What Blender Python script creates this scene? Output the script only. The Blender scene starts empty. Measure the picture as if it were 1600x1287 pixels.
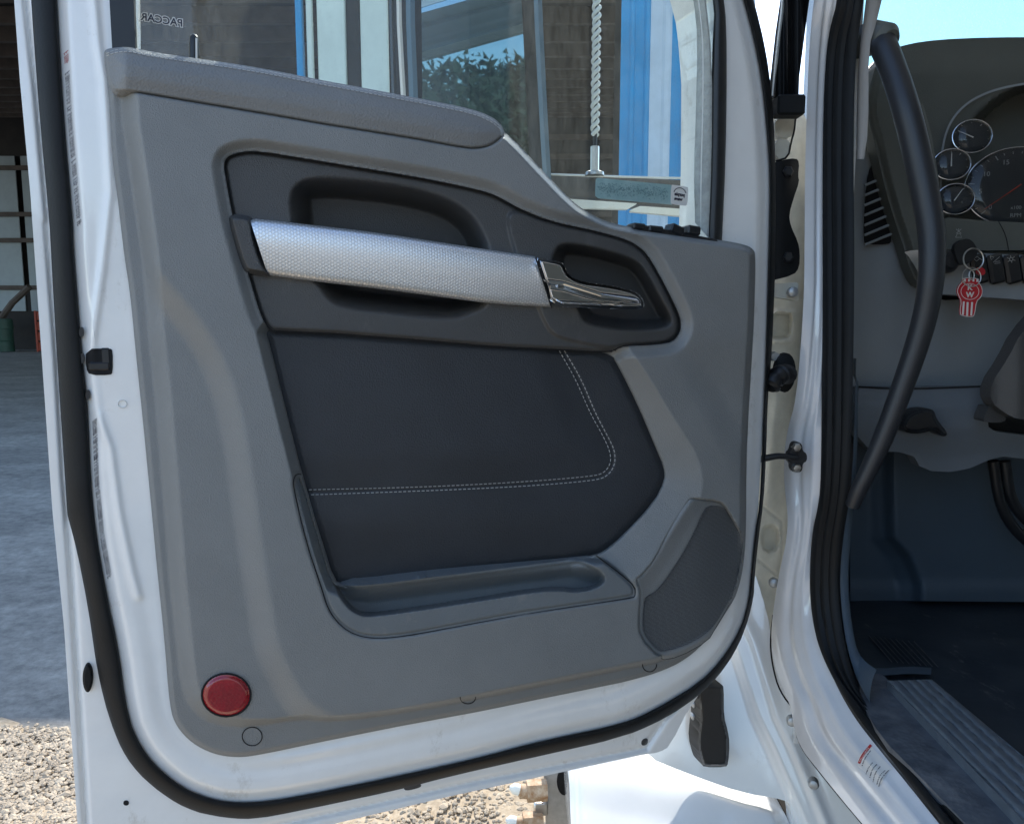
import bpy, math, random
import numpy as np
from mathutils import Vector
random.seed(4); RNG = np.random.default_rng(7)
S = bpy.context.scene
R = math.radians
# ------------------------------------------------------------------ camera, sky, sun, exposure
F, CX, CY, PITCH, CAMZ = 1209.0, 800.0, 643.5, R(7.0), 1.70
cam = bpy.data.cameras.new('camera'); cam.sensor_width = 36; cam.lens = 36*F/1600; cam.clip_start = .02; cam.clip_end = 3000
camo = bpy.data.objects.new('camera', cam); S.collection.objects.link(camo)
camo.location = (0, 0, CAMZ); camo.rotation_euler = (R(90)-PITCH, 0, 0); S.camera = camo
SUN_EL, SUN_AZ = R(42), R(6)            # azimuth from +Y towards +X
W = bpy.data.worlds.new('World'); S.world = W; W.use_nodes = True
wn = W.node_tree.nodes; wl = W.node_tree.links
sky = wn.new('ShaderNodeTexSky'); sky.sky_type = 'NISHITA'; sky.sun_disc = False
sky.sun_elevation = SUN_EL; sky.sun_rotation = SUN_AZ; sky.dust_density = .5; sky.air_density = 1.0; sky.ozone_density = .7
bg = wn['Background']; bg.inputs[1].default_value = .15
wl.new(sky.outputs[0], bg.inputs[0])
sl = bpy.data.lights.new('sun', 'SUN'); sl.energy = 2.6; sl.angle = R(.5); sl.color = (1, .95, .87)
so = bpy.data.objects.new('sun', sl); S.collection.objects.link(so)
sd_ = Vector((math.sin(SUN_AZ)*math.cos(SUN_EL), math.cos(SUN_AZ)*math.cos(SUN_EL), math.sin(SUN_EL)))
so.rotation_euler = sd_.to_track_quat('Z', 'Y').to_euler(); so.location = sd_*30
S.view_settings.view_transform = 'Standard'; S.view_settings.look = 'None'; S.view_settings.gamma = 1
S.view_settings.exposure = 1.5

# ------------------------------------------------------------------ helpers
def new_mat(name, col, rough=.5, metal=0, bump=None, var=0, coat=0, spec=.5, varscale=6, colb=None, tex='Object', dirt=None):
    m = bpy.data.materials.new(name); m.use_nodes = True
    nt = m.node_tree; b = nt.nodes['Principled BSDF']
    b.inputs['Base Color'].default_value = (*col, 1); b.inputs['Roughness'].default_value = rough
    b.inputs['Metallic'].default_value = metal; b.inputs['Coat Weight'].default_value = coat
    b.inputs['Specular IOR Level'].default_value = spec
    tc = nt.nodes.new('ShaderNodeTexCoord')
    if var or colb:
        n = nt.nodes.new('ShaderNodeTexNoise'); n.inputs['Scale'].default_value = varscale; n.inputs['Detail'].default_value = 6
        n.inputs['Roughness'].default_value = .65
        nt.links.new(tc.outputs[tex], n.inputs['Vector'])
        cr = nt.nodes.new('ShaderNodeValToRGB'); cr.color_ramp.elements[0].position = .35; cr.color_ramp.elements[1].position = .68
        c2 = colb or tuple(min(1, c*(1+var)) for c in col)
        c1 = col if colb else tuple(c*(1-var) for c in col)
        cr.color_ramp.elements[0].color = (*c1, 1); cr.color_ramp.elements[1].color = (*c2, 1)
        nt.links.new(n.outputs[0], cr.inputs[0]); nt.links.new(cr.outputs[0], b.inputs['Base Color'])
        mr = nt.nodes.new('ShaderNodeMapRange'); mr.inputs[3].default_value = max(.02, rough*.85); mr.inputs[4].default_value = min(1, rough*1.2)
        nt.links.new(n.outputs[0], mr.inputs[0]); nt.links.new(mr.outputs[0], b.inputs['Roughness'])
    if dirt:
        sc, th, am, dc, strt = dirt
        mpd = nt.nodes.new('ShaderNodeMapping'); mpd.inputs['Scale'].default_value = strt; nt.links.new(tc.outputs[tex], mpd.inputs[0])
        n = nt.nodes.new('ShaderNodeTexNoise'); n.inputs['Scale'].default_value = sc; n.inputs['Detail'].default_value = 12; n.inputs['Roughness'].default_value = .78
        nt.links.new(mpd.outputs[0], n.inputs['Vector'])
        mr2 = nt.nodes.new('ShaderNodeMapRange'); mr2.inputs[1].default_value = th; mr2.inputs[2].default_value = th+.12; mr2.inputs[4].default_value = am
        nt.links.new(n.outputs[0], mr2.inputs[0])
        mxd = nt.nodes.new('ShaderNodeMixRGB'); nt.links.new(mr2.outputs[0], mxd.inputs[0]); mxd.inputs[2].default_value = (*dc, 1)
        bc = b.inputs['Base Color']
        if bc.links: nt.links.new(bc.links[0].from_socket, mxd.inputs[1])
        else: mxd.inputs[1].default_value = (*col, 1)
        nt.links.new(mxd.outputs[0], bc)
    if bump:
        sc, st, kind = bump
        t = nt.nodes.new('ShaderNodeTexVoronoi' if kind == 'v' else 'ShaderNodeTexNoise'); t.inputs['Scale'].default_value = sc
        nt.links.new(tc.outputs[tex], t.inputs['Vector'])
        bp = nt.nodes.new('ShaderNodeBump'); bp.inputs['Strength'].default_value = st; bp.inputs['Distance'].default_value = .001
        nt.links.new(t.outputs[0], bp.inputs['Height']); nt.links.new(bp.outputs[0], b.inputs['Normal'])
    return m
M = {}
M['paint'] = new_mat('white_paint', (.83, .83, .81), .12, coat=.7, var=.03, varscale=9, dirt=(9, .60, .35, (.35, .30, .22), (1, 1, 1)))
M['paint_in'] = new_mat('white_paint_dusty', (.84, .835, .81), .2, coat=.6, var=.03, varscale=14, bump=(260, .06, 'n'), dirt=(13, .585, .5, (.40, .35, .27), (1, 1, .6)))
M['trim'] = new_mat('grey_plastic', (.205, .209, .205), .40, var=.06, varscale=7, bump=(700, .45, 'v'), dirt=(7, .60, .35, (.36, .35, .32), (1, 1, .5)))
M['pad'] = new_mat('grey_pad', (.192, .195, .194), .5, var=.06, varscale=8, bump=(420, .5, 'v'), dirt=(9, .62, .3, (.38, .37, .34), (1, 1, .5)))
M['tray'] = new_mat('tray_plastic', (.155, .170, .178), .45, var=.06, varscale=9, bump=(700, .4, 'v'), dirt=(12, .56, .5, (.30, .28, .24), (1, 1, 1)))
M['insert'] = new_mat('dark_plastic', (.060, .059, .058), .42, var=.08, varscale=7, bump=(700, .4, 'v'), dirt=(9, .60, .35, (.16, .155, .145), (1, 1, .5)))
M['leather'] = new_mat('dark_leather', (.028, .031, .036), .5, var=.15, varscale=9, bump=(520, .5, 'v'), dirt=(10, .60, .35, (.08, .08, .078), (1, 1, .5)))
M['seal'] = new_mat('black_rubber', (.010, .011, .012), .55, dirt=(8, .60, .2, (.05, .05, .047), (1, 1, .4)), var=.2, varscale=25, bump=(300, .2, 'n'))
M['seal'].node_tree.nodes['Principled BSDF'].inputs['Specular IOR Level'].default_value = .2
M['dash2'] = new_mat('dash_lower', (.15, .17, .19), .5, var=.06, bump=(700, .25, 'v'))
M['black'] = new_mat('black_plastic', (.012, .013, .015), .4, var=.2, varscale=20)
M['gap'] = new_mat('dark_gap', (.006, .006, .007), .9)
M['thread'] = new_mat('thread', (.50, .50, .48), .7)
M['chrome'] = new_mat('dark_chrome', (.62, .64, .67), .06, metal=1, var=.04, varscale=10)
M['steel'] = new_mat('steel', (.55, .55, .54), .3, metal=1, var=.1, varscale=30)
M['red'] = new_mat('red_reflector', (.30, .006, .014), .10, coat=1, var=.25, varscale=18, bump=(300, .25, 'v'))
M['dash'] = new_mat('dash_grey', (.27, .29, .30), .5, var=.06, bump=(700, .25, 'v'))
M['dashdk'] = new_mat('dash_dark', (.10, .105, .092), .5, var=.1, bump=(600, .3, 'v'))
M['beige'] = new_mat('pillar_trim', (.27, .255, .235), .6, var=.04, bump=(700, .2, 'v'))
M['carpet'] = new_mat('floor_rubber', (.016, .024, .034), .6, colb=(.035, .045, .056), varscale=9, dirt=(14, .585, .6, (.25, .25, .25), (1, .4, 1)), bump=(60, .5, 'n'))
M['kick'] = new_mat('kick_panel', (.062, .088, .115), .5, var=.06, varscale=6, bump=(700, .3, 'v'))
M['sill'] = new_mat('sill_mat', (.055, .065, .08), .65, colb=(.13, .14, .155), varscale=30, dirt=(16, .56, .5, (.26, .26, .26), (1, .5, 1)), bump=(120, .6, 'v'))
M['tread'] = new_mat('tread_plate', (.24, .27, .30), .35, metal=.5, var=.12, varscale=60, dirt=(22, .60, .4, (.10, .10, .10), (1, .4, 1)))
M['handle'] = new_mat('grab_rubber', (.020, .022, .026), .38, var=.1, bump=(800, .2, 'v'))
M['felt'] = new_mat('felt_channel', (.33, .35, .33), .85, var=.15, varscale=60, bump=(260, .9, 'v'))
M['rust'] = new_mat('rusty_steel', (.30, .16, .07), .75, colb=(.55, .45, .33), varscale=60, bump=(120, .7, 'n'))
M['alu'] = new_mat('cast_aluminium', (.45, .46, .46), .4, metal=.6, var=.2, varscale=30)
M['blue'] = new_mat('blue_siding', (.003, .24, .48), .45, var=.12, varscale=2)
M['wsiding'] = new_mat('white_siding', (.50, .56, .62), .5, var=.1, varscale=2)
M['shedw'] = new_mat('pale_shed_panel', (.62, .66, .58), .6, var=.08, varscale=2)
M['beam'] = new_mat('brown_timber', (.07, .055, .045), .8, colb=(.12, .095, .08), varscale=2)
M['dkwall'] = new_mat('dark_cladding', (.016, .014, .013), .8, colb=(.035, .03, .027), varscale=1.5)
M['mirror'] = new_mat('mirror_glass', (.11, .17, .23), .015, metal=1)
M['whitepl'] = new_mat('white_plastic', (.75, .78, .74), .35)
M['green'] = new_mat('green_drum', (.03, .09, .07), .5, var=.2, varscale=5)
M['orange'] = new_mat('orange_crate', (.35, .06, .03), .6, var=.2, varscale=5)
M['dial_ink'] = new_mat('dial_print', (.33, .33, .31), .6)
M['lab_w'] = new_mat('label_white', (.72, .70, .66), .45)
M['lab_red'] = new_mat('label_red', (.45, .02, .02), .45)
M['lab_ink'] = new_mat('label_ink', (.03, .03, .05), .6)
M['redtag'] = new_mat('keytag_red', (.50, .012, .022), .35, coat=.4)
M['needle'] = new_mat('needle_red', (.5, .05, .03), .5)
M['silver'] = new_mat('silver_trim', (.55, .57, .60), .25, metal=1)

# silver bar with a honeycomb relief, in door-plane metres (UV)
def silver_mat():
    m = bpy.data.materials.new('honeycomb_silver'); m.use_nodes = True; nt = m.node_tree; b = nt.nodes['Principled BSDF']
    b.inputs['Base Color'].default_value = (.62, .63, .64, 1); b.inputs['Metallic'].default_value = .8; b.inputs['Roughness'].default_value = .38
    uv = nt.nodes.new('ShaderNodeUVMap'); sep = nt.nodes.new('ShaderNodeSeparateXYZ'); nt.links.new(uv.outputs[0], sep.inputs[0])
    def math_(op, a, bv):
        n = nt.nodes.new('ShaderNodeMath'); n.operation = op
        for i, v in enumerate((a, bv)):
            if v is None: continue
            if isinstance(v, (int, float)): n.inputs[i].default_value = v
            else: nt.links.new(v, n.inputs[i])
        return n.outputs[0]
    k = 2*math.pi/.0034
    u, v = sep.outputs[0], sep.outputs[1]
    def wave(a, b2):
        s = math_('ADD', math_('MULTIPLY', u, a*k), math_('MULTIPLY', v, b2*k)); return math_('COSINE', s, None)
    h = math_('ADD', math_('ADD', wave(1, 0), wave(.5, .866)), wave(-.5, .866))
    bp = nt.nodes.new('ShaderNodeBump'); bp.inputs['Strength'].default_value = .11; bp.inputs['Distance'].default_value = .0005
    nt.links.new(h, bp.inputs['Height']); nt.links.new(bp.outputs[0], b.inputs['Normal'])
    mr = nt.nodes.new('ShaderNodeMapRange'); mr.inputs[1].default_value = -1.5; mr.inputs[2].default_value = 1.5
    cr = nt.nodes.new('ShaderNodeValToRGB'); cr.color_ramp.elements[0].color = (.64, .65, .66, 1); cr.color_ramp.elements[1].color = (.86, .87, .88, 1)
    nt.links.new(h, mr.inputs[0]); nt.links.new(mr.outputs[0], cr.inputs[0]); nt.links.new(cr.outputs[0], b.inputs['Base Color'])
    return m
M['honey'] = silver_mat()
def grille_mat():
    m = bpy.data.materials.new('speaker_mesh'); m.use_nodes = True; nt = m.node_tree; b = nt.nodes['Principled BSDF']
    b.inputs['Roughness'].default_value = .55
    uv = nt.nodes.new('ShaderNodeUVMap'); v = nt.nodes.new('ShaderNodeTexVoronoi'); v.inputs['Scale'].default_value = 520
    v.inputs['Randomness'].default_value = .12; nt.links.new(uv.outputs[0], v.inputs['Vector'])
    cr = nt.nodes.new('ShaderNodeValToRGB'); cr.color_ramp.elements[0].position = .32; cr.color_ramp.elements[1].position = .5
    cr.color_ramp.elements[0].color = (.03, .031, .033, 1); cr.color_ramp.elements[1].color = (.15, .155, .158, 1)
    nt.links.new(v.outputs[0], cr.inputs[0]); nt.links.new(cr.outputs[0], b.inputs['Base Color'])
    bp = nt.nodes.new('ShaderNodeBump'); bp.inputs['Strength'].default_value = .6; bp.inputs['Distance'].default_value = .001
    nt.links.new(v.outputs[0], bp.inputs['Height']); nt.links.new(bp.outputs[0], b.inputs['Normal'])
    return m
M['grille'] = grille_mat()
def glass_mat(name, tint, dust, dustcol, ior=1.45, scale=(90, 90, 30), streak=True):
    m = bpy.data.materials.new(name); m.use_nodes = True; nt = m.node_tree; nt.nodes.remove(nt.nodes['Principled BSDF'])
    out = nt.nodes['Material Output']
    tr = nt.nodes.new('ShaderNodeBsdfTransparent'); tr.inputs[0].default_value = (*tint, 1)
    gl = nt.nodes.new('ShaderNodeBsdfGlossy'); gl.inputs['Roughness'].default_value = .02
    df = nt.nodes.new('ShaderNodeBsdfDiffuse'); df.inputs[0].default_value = (*dustcol, 1)
    tl = nt.nodes.new('ShaderNodeBsdfTranslucent'); tl.inputs[0].default_value = (*dustcol, 1)
    ad = nt.nodes.new('ShaderNodeMixShader'); ad.inputs[0].default_value = .6
    nt.links.new(df.outputs[0], ad.inputs[1]); nt.links.new(tl.outputs[0], ad.inputs[2])
    fr = nt.nodes.new('ShaderNodeFresnel'); fr.inputs[0].default_value = ior
    m1 = nt.nodes.new('ShaderNodeMixShader'); nt.links.new(fr.outputs[0], m1.inputs[0])
    nt.links.new(tr.outputs[0], m1.inputs[1]); nt.links.new(gl.outputs[0], m1.inputs[2])
    tc = nt.nodes.new('ShaderNodeTexCoord'); mp = nt.nodes.new('ShaderNodeMapping'); mp.inputs['Scale'].default_value = scale
    nt.links.new(tc.outputs['Object'], mp.inputs[0])
    n1 = nt.nodes.new('ShaderNodeTexNoise'); n1.inputs['Scale'].default_value = 1; n1.inputs['Detail'].default_value = 8; n1.inputs['Roughness'].default_value = .8
    nt.links.new(mp.outputs[0], n1.inputs['Vector'])
    n2 = nt.nodes.new('ShaderNodeTexNoise'); n2.inputs['Scale'].default_value = 700; n2.inputs['Detail'].default_value = 2
    nt.links.new(tc.outputs['Object'], n2.inputs['Vector'])
    r1 = nt.nodes.new('ShaderNodeMapRange'); r1.inputs[1].default_value = .35; r1.inputs[2].default_value = .75; r1.inputs[3].default_value = dust*.35; r1.inputs[4].default_value = dust*1.5
    nt.links.new(n1.outputs[0], r1.inputs[0])
    r2 = nt.nodes.new('ShaderNodeMapRange'); r2.inputs[1].default_value = .62; r2.inputs[2].default_value = .75; r2.inputs[3].default_value = 0; r2.inputs[4].default_value = dust*2.2
    nt.links.new(n2.outputs[0], r2.inputs[0])
    a = nt.nodes.new('ShaderNodeMath'); a.operation = 'ADD'; nt.links.new(r1.outputs[0], a.inputs[0]); nt.links.new(r2.outputs[0], a.inputs[1])
    m2 = nt.nodes.new('ShaderNodeMixShader'); nt.links.new(a.outputs[0], m2.inputs[0]); nt.links.new(m1.outputs[0], m2.inputs[1]); nt.links.new(ad.outputs[0], m2.inputs[2])
    nt.links.new(m2.outputs[0], out.inputs[0]); return m
M['glass'] = glass_mat('dusty_window_glass', (.84, .93, .92), .06, (.60, .64, .60), ior=1.6)
M['wind'] = glass_mat('windshield_glass', (.30, .52, .53), .16, (.62, .70, .66))
M['gglass'] = glass_mat('gauge_lens', (.95, .96, .96), .01, (.5, .5, .5))

ROOT = {}
def prop(o, label=None, cat=None, group=None, kind=None):
    if label: o['label'] = label
    if cat: o['category'] = cat
    if group: o['group'] = group
    if kind: o['kind'] = kind
    return o
def empty(name, loc, label, cat, group=None):
    o = bpy.data.objects.new(name, None); S.collection.objects.link(o); o.location = loc; o.empty_display_size = .1
    return prop(o, label, cat, group)
def root_loc(p):
    v = Vector((0, 0, 0))
    while p is not None: v += p.location; p = p.parent
    return np.array(v)
def mk(name, verts, faces, mat, parent=None, uv=None, smooth=True, angle=40, mats=None, fm=None):
    v = np.asarray(verts, float)
    if parent is not None: v = v - root_loc(parent)
    me = bpy.data.meshes.new(name); me.from_pydata(v.tolist(), [], [tuple(int(i) for i in f) for f in faces])
    for m in (mats or [mat]): me.materials.append(M[m] if isinstance(m, str) else m)
    if fm is not None: me.polygons.foreach_set('material_index', list(fm))
    if uv is not None:
        l = me.uv_layers.new(name='UVMap'); uv = np.asarray(uv)
        idx = np.empty(len(me.loops), int); me.loops.foreach_get('vertex_index', idx)
        l.data.foreach_set('uv', uv[idx].ravel())
    me.update()
    if smooth: me.shade_smooth(); me.set_sharp_from_angle(angle=R(angle))
    o = bpy.data.objects.new(name, me); S.collection.objects.link(o); o.parent = parent
    return o
cp, sp = math.cos(PITCH), math.sin(PITCH)
def rays(px, py):
    x = (np.asarray(px, float)-CX)/F; y = -(np.asarray(py, float)-CY)/F
    return np.stack([x, cp+y*sp, -sp+y*cp], -1)
O = np.array([0, 0, CAMZ])
def hit(px, py, p, n):
    d = rays(px, py); n = np.asarray(n, float); p = np.asarray(p, float)
    if p.ndim == 1: num = (p-O) @ n
    else: num = ((p-O)*n).sum(-1)
    return O + d*(num/(d @ n))[..., None]
DN = np.array([.342, -.940, 0]); DN /= np.linalg.norm(DN)       # door plane normal, towards the viewer
DU = np.array([DN[1], -DN[0], 0])                                # along the door towards the latch edge
DP0 = np.array([.37, 1.18, 1.6])
def dp(px, py, h=0):      # a point on the plane of the open door, h metres proud of its inner metal
    h = np.broadcast_to(np.asarray(h, float), np.shape(px))
    return hit(px, py, DP0 + DN*h[..., None], DN)
def yplane(Y, slope=0): 
    def f(px, py, h=0):
        h = np.broadcast_to(np.asarray(h, float), np.shape(px)); n = np.array([slope, -1, 0.])
        return hit(px, py, np.array([0, Y, 0]) + np.array([0, -1., 0])*h[..., None], n)
    return f
def xplane(X):
    def f(px, py, h=0):
        h = np.broadcast_to(np.asarray(h, float), np.shape(px))
        return hit(px, py, np.array([X, 0, 0]) + np.array([-1., 0, 0])*h[..., None], np.array([-1., 0, 0]))
    return f
def gplane(p, n):
    n = np.array(n, float); n /= np.linalg.norm(n)
    def f(px, py, h=0):
        h = np.broadcast_to(np.asarray(h, float), np.shape(px)); return hit(px, py, np.array(p, float) + n*h[..., None], n)
    return f
def chaikin(p, it=2, closed=True):
    p = np.asarray(p, float)
    if closed and it and len(p) > 2:
        out = []
        for a, b in zip(p, np.roll(p, -1, 0)):
            out.append(a); L = np.linalg.norm(b-a)
            if L > 110: out += [a+(b-a)*28/L, b-(b-a)*28/L]
        p = np.array(out)
    for _ in range(it):
        if closed:
            q = np.roll(p, -1, 0); p = np.stack([.75*p+.25*q, .25*p+.75*q], 1).reshape(-1, p.shape[1])
        else:
            a, b = p[:-1], p[1:]; m = np.stack([.75*a+.25*b, .25*a+.75*b], 1).reshape(-1, p.shape[1])
            p = np.concatenate([p[:1], m, p[-1:]])
    return p
def resamp(p, n):
    p = np.asarray(p, float); d = np.r_[0, np.cumsum(np.linalg.norm(np.diff(p, axis=0), axis=1))]
    t = np.linspace(0, d[-1], n); return np.stack([np.interp(t, d, p[:, k]) for k in range(p.shape[1])], 1)
def polysd(px, py, poly, near=False):
    """signed distance in photo pixels, positive inside"""
    px = np.asarray(px, float); py = np.asarray(py, float)
    best = np.full(px.shape, 1e18); ins = np.zeros(px.shape, bool)
    if near: nx = px.copy(); ny = py.copy()
    q = np.roll(poly, -1, 0)
    for (ax, ay), (bx, by) in zip(poly, q):
        dx, dy = bx-ax, by-ay; L = dx*dx+dy*dy
        if L < 1e-9: continue
        t = np.clip(((px-ax)*dx+(py-ay)*dy)/L, 0, 1); cx = ax+t*dx; cy = ay+t*dy
        d = (px-cx)**2+(py-cy)**2; m = d < best; best = np.where(m, d, best)
        if near: nx = np.where(m, cx, nx); ny = np.where(m, cy, ny)
        if dy != 0:
            c = ((ay > py) != (by > py)) & (px < dx*(py-ay)/dy+ax); ins ^= c
    s = np.where(ins, 1, -1)*np.sqrt(best)
    return (s, nx, ny) if near else s
def pathd(px, py, path):
    best = np.full(np.shape(px), 1e18)
    for (ax, ay), (bx, by) in zip(path[:-1], path[1:]):
        dx, dy = bx-ax, by-ay; L = dx*dx+dy*dy+1e-9
        t = np.clip(((px-ax)*dx+(py-ay)*dy)/L, 0, 1); best = np.minimum(best, (px-ax-t*dx)**2+(py-ay-t*dy)**2)
    return np.sqrt(best)
def SS(x, a, b):
    t = np.clip((np.asarray(x, float)-a)/(b-a), 0, 1); return t*t*(3-2*t)
def relief(name, outline, hf, mat, parent, pos=dp, step=3, skirt=.01, back=None, smooth_it=2, hole=None, **kw):
    """sculpted panel inside an outline: a fine grid raised by hf, edges following the outline, sides extruded back"""
    P = chaikin(outline, smooth_it) if smooth_it else np.asarray(outline, float)
    x0, y0 = P.min(0)-step; x1, y1 = P.max(0)+step
    gx, gy = np.meshgrid(np.arange(x0, x1+step, step), np.arange(y0, y1+step, step))
    sd, nx, ny = polysd(gx, gy, P, True)
    if hole is not None:
        H = chaikin(hole, smooth_it); s2, hx, hy = polysd(gx, gy, H, True)
        m = -s2 < sd; sd = np.where(m, -s2, sd); nx = np.where(m, hx, nx); ny = np.where(m, hy, ny)
    ins = sd > 0
    near = ((~ins) & (sd > -step*1.5)) | (ins & (sd < step*.3))
    X = np.where(near, nx, gx); Y = np.where(near, ny, gy)
    q = ins[:-1, :-1].astype(int)+ins[1:, :-1]+ins[:-1, 1:]+ins[1:, 1:]
    nr, nc = gx.shape; idx = np.arange(nr*nc).reshape(nr, nc)
    sel = q >= 1
    fa = np.stack([idx[:-1, :-1][sel], idx[1:, :-1][sel], idx[1:, 1:][sel], idx[:-1, 1:][sel]], 1)
    used = np.unique(fa); re = -np.ones(nr*nc, int); re[used] = np.arange(len(used)); fa = re[fa]
    X = X.ravel()[used]; Y = Y.ravel()[used]
    V = pos(X, Y, hf(X, Y) if callable(hf) else hf)
    faces = fa.tolist()
    UV = np.stack([(V-DP0) @ DU, V[:, 2]], 1)
    if skirt:
        e = np.concatenate([fa[:, [0, 1]], fa[:, [1, 2]], fa[:, [2, 3]], fa[:, [3, 0]]])
        key = {}
        for a, b in e.tolist():
            k = (a, b) if a < b else (b, a); key[k] = None if k in key else (a, b)
        be = [v for v in key.values() if v]
        bv = sorted({i for ab in be for i in ab}); mp = {i: len(V)+k for k, i in enumerate(bv)}
        c = V.mean(0); dirv = DN if back is None else np.asarray(back, float)
        V = np.concatenate([V, V[bv]-dirv*skirt]); UV = np.concatenate([UV, UV[bv]])
        faces += [(b, a, mp[a], mp[b]) for a, b in be]
    return mk(name, V, faces, mat, parent, uv=UV, **kw)
def grid_faces(n, m, closed_u=False):
    f = []
    for i in range(n-1):
        for j in range(m-1): f.append((i*m+j, (i+1)*m+j, (i+1)*m+j+1, i*m+j+1))
        if closed_u: f.append((i*m+m-1, (i+1)*m+m-1, (i+1)*m, i*m))
    return f
def band(name, A, B, mat, parent, posA=dp, posB=None, hA=0, hB=0, bulge=0, flat=True, k=9, n=80, pw=.5, thick=0, prof=None, sm=2, **kw):
    """strip between two traced edges, with a bulged or profiled section"""
    A = resamp(chaikin(A, sm, False), n); B = resamp(chaikin(B, sm, False), n); posB = posB or posA
    pa = posA(A[:, 0], A[:, 1], hA); pb = posB(B[:, 0], B[:, 1], hB)
    if posA is dp and posB is dp and flat:
        V = []; UV = []
        for j in ([-1] if thick else [])+list(range(k))+([k] if thick else []):
            t = min(max(j/(k-1), 0), 1); hh = bulge*math.sin(math.pi*t)**pw if prof is None else prof(t)
            if j < 0 or j >= k: hh = -thick
            c = A*(1-t)+B*t; q = dp(c[:, 0], c[:, 1], hA*(1-t)+hB*t+hh); V.append(q); UV.append(np.stack([(q-DP0) @ DU, q[:, 2]], 1))
        kk = len(V); V = np.concatenate(V); UV = np.concatenate(UV)
        return mk(name, V, [f[::-1] for f in grid_faces(kk, n)], mat, parent, uv=UV, **kw)
    V = []; UV = []
    mid = (pa[n//2]+pb[n//2])/2; nv = O-mid; nv = nv/np.linalg.norm(nv)
    tan = np.gradient((pa+pb)/2, axis=0); acr = pb-pa
    nrm = np.cross(tan, acr); nrm /= np.linalg.norm(nrm, axis=1)[:, None]+1e-9
    nrm *= np.sign((nrm*(O-(pa+pb)/2)).sum(1))[:, None]
    for j in range(k):
        t = j/(k-1); p = pa*(1-t)+pb*t
        hh = bulge*math.sin(math.pi*t)**pw if prof is None else prof(t)
        q = p+nrm*hh; V.append(q); UV.append(np.stack([(q-DP0) @ DU, q[:, 2]], 1))
    if thick:
        V = [V[0]-nrm*thick]+V+[V[-1]-nrm*thick]; UV = [UV[0]]+UV+[UV[-1]]
    V = np.concatenate(V); UV = np.concatenate(UV)
    kk = len(V)//n
    return mk(name, V, [f[::-1] for f in grid_faces(kk, n)], mat, parent, uv=UV, **kw)
def tube_geo(P, r, m=12, cap=True):
    P = np.asarray(P, float); n = len(P); r = np.broadcast_to(r, (n,))
    T = np.gradient(P, axis=0); T /= np.linalg.norm(T, axis=1)[:, None]+1e-12
    a = np.cross(T[0], [0, 0, 1.]); 
    if np.linalg.norm(a) < .1: a = np.cross(T[0], [1., 0, 0])
    V = []
    for i in range(n):
        a = a-T[i]*(a @ T[i]); a /= np.linalg.norm(a); b = np.cross(T[i], a)
        th = np.arange(m)*2*math.pi/m; V.append(P[i]+r[i]*(np.cos(th)[:, None]*a+np.sin(th)[:, None]*b))
    V = np.concatenate(V); f = grid_faces(n, m, True)
    if cap: f += [tuple(range(m)), tuple((n-1)*m+j for j in range(m))[::-1]]
    return V, f
def merge(parts):
    V = []; Fc = []; k = 0
    for v, f in parts:
        V.append(np.asarray(v)); Fc += [tuple(i+k for i in q) for q in f]; k += len(v)
    return np.concatenate(V), Fc
def box_geo(c, s, ax=None, bev=0):
    c = np.array(c, float); h = np.array(s, float)/2; ax = np.eye(3) if ax is None else np.array(ax, float)
    if bev <= 0:
        v = np.array([[x, y, z] for x in (-1, 1) for y in (-1, 1) for z in (-1, 1)])*h
        f = [(0, 1, 3, 2), (4, 6, 7, 5), (0, 4, 5, 1), (2, 3, 7, 6), (0, 2, 6, 4), (1, 5, 7, 3)]
        return v @ ax + c, f
    b = min(bev, h.min()*.95); V = []; 
    sg = [(x, y, z) for x in (-1, 1) for y in (-1, 1) for z in (-1, 1)]
    for k in sg:
        for a in range(3):
            p = np.array(k)*(h-b); p[a] = k[a]*h[a]; V.append(p)
    ix = {k: i*3 for i, k in enumerate(sg)}; f = []
    for a in range(3):
        o1, o2 = [i for i in range(3) if i != a]
        for s_ in (-1, 1):
            ks = []
            for u, w in ((-1, -1), (1, -1), (1, 1), (-1, 1)):
                k = [0]*3; k[a] = s_; k[o1] = u; k[o2] = w; ks.append(tuple(k))
            f.append([ix[k]+a for k in ks])
    for a in range(3):
        o1, o2 = [i for i in range(3) if i != a]
        for u in (-1, 1):
            for w in (-1, 1):
                k0 = [0]*3; k0[o1] = u; k0[o2] = w; k1 = list(k0); k0[a] = -1; k1[a] = 1; k0, k1 = tuple(k0), tuple(k1)
                f.append([ix[k0]+o1, ix[k1]+o1, ix[k1]+o2, ix[k0]+o2])
    for k in sg: f.append([ix[k], ix[k]+1, ix[k]+2])
    V = np.array(V); out = []
    for q in f:
        p = V[q]; nn = np.cross(p[1]-p[0], p[2]-p[0]); out.append(tuple(q) if nn @ p.mean(0) > 0 else tuple(q[::-1]))
    return V @ ax + c, out
def disc_geo(c, n, r, t, m=24, bev=.15):
    c = np.array(c, float); n = np.array(n, float); n /= np.linalg.norm(n); b = r*bev
    P = [c-n*t, c, c+n*0]; return tube_geo([c-n*t, c-n*b, c-n*b*.3, c], [r, r, r*(1-bev*.4), r*(1-bev)], m)
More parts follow.
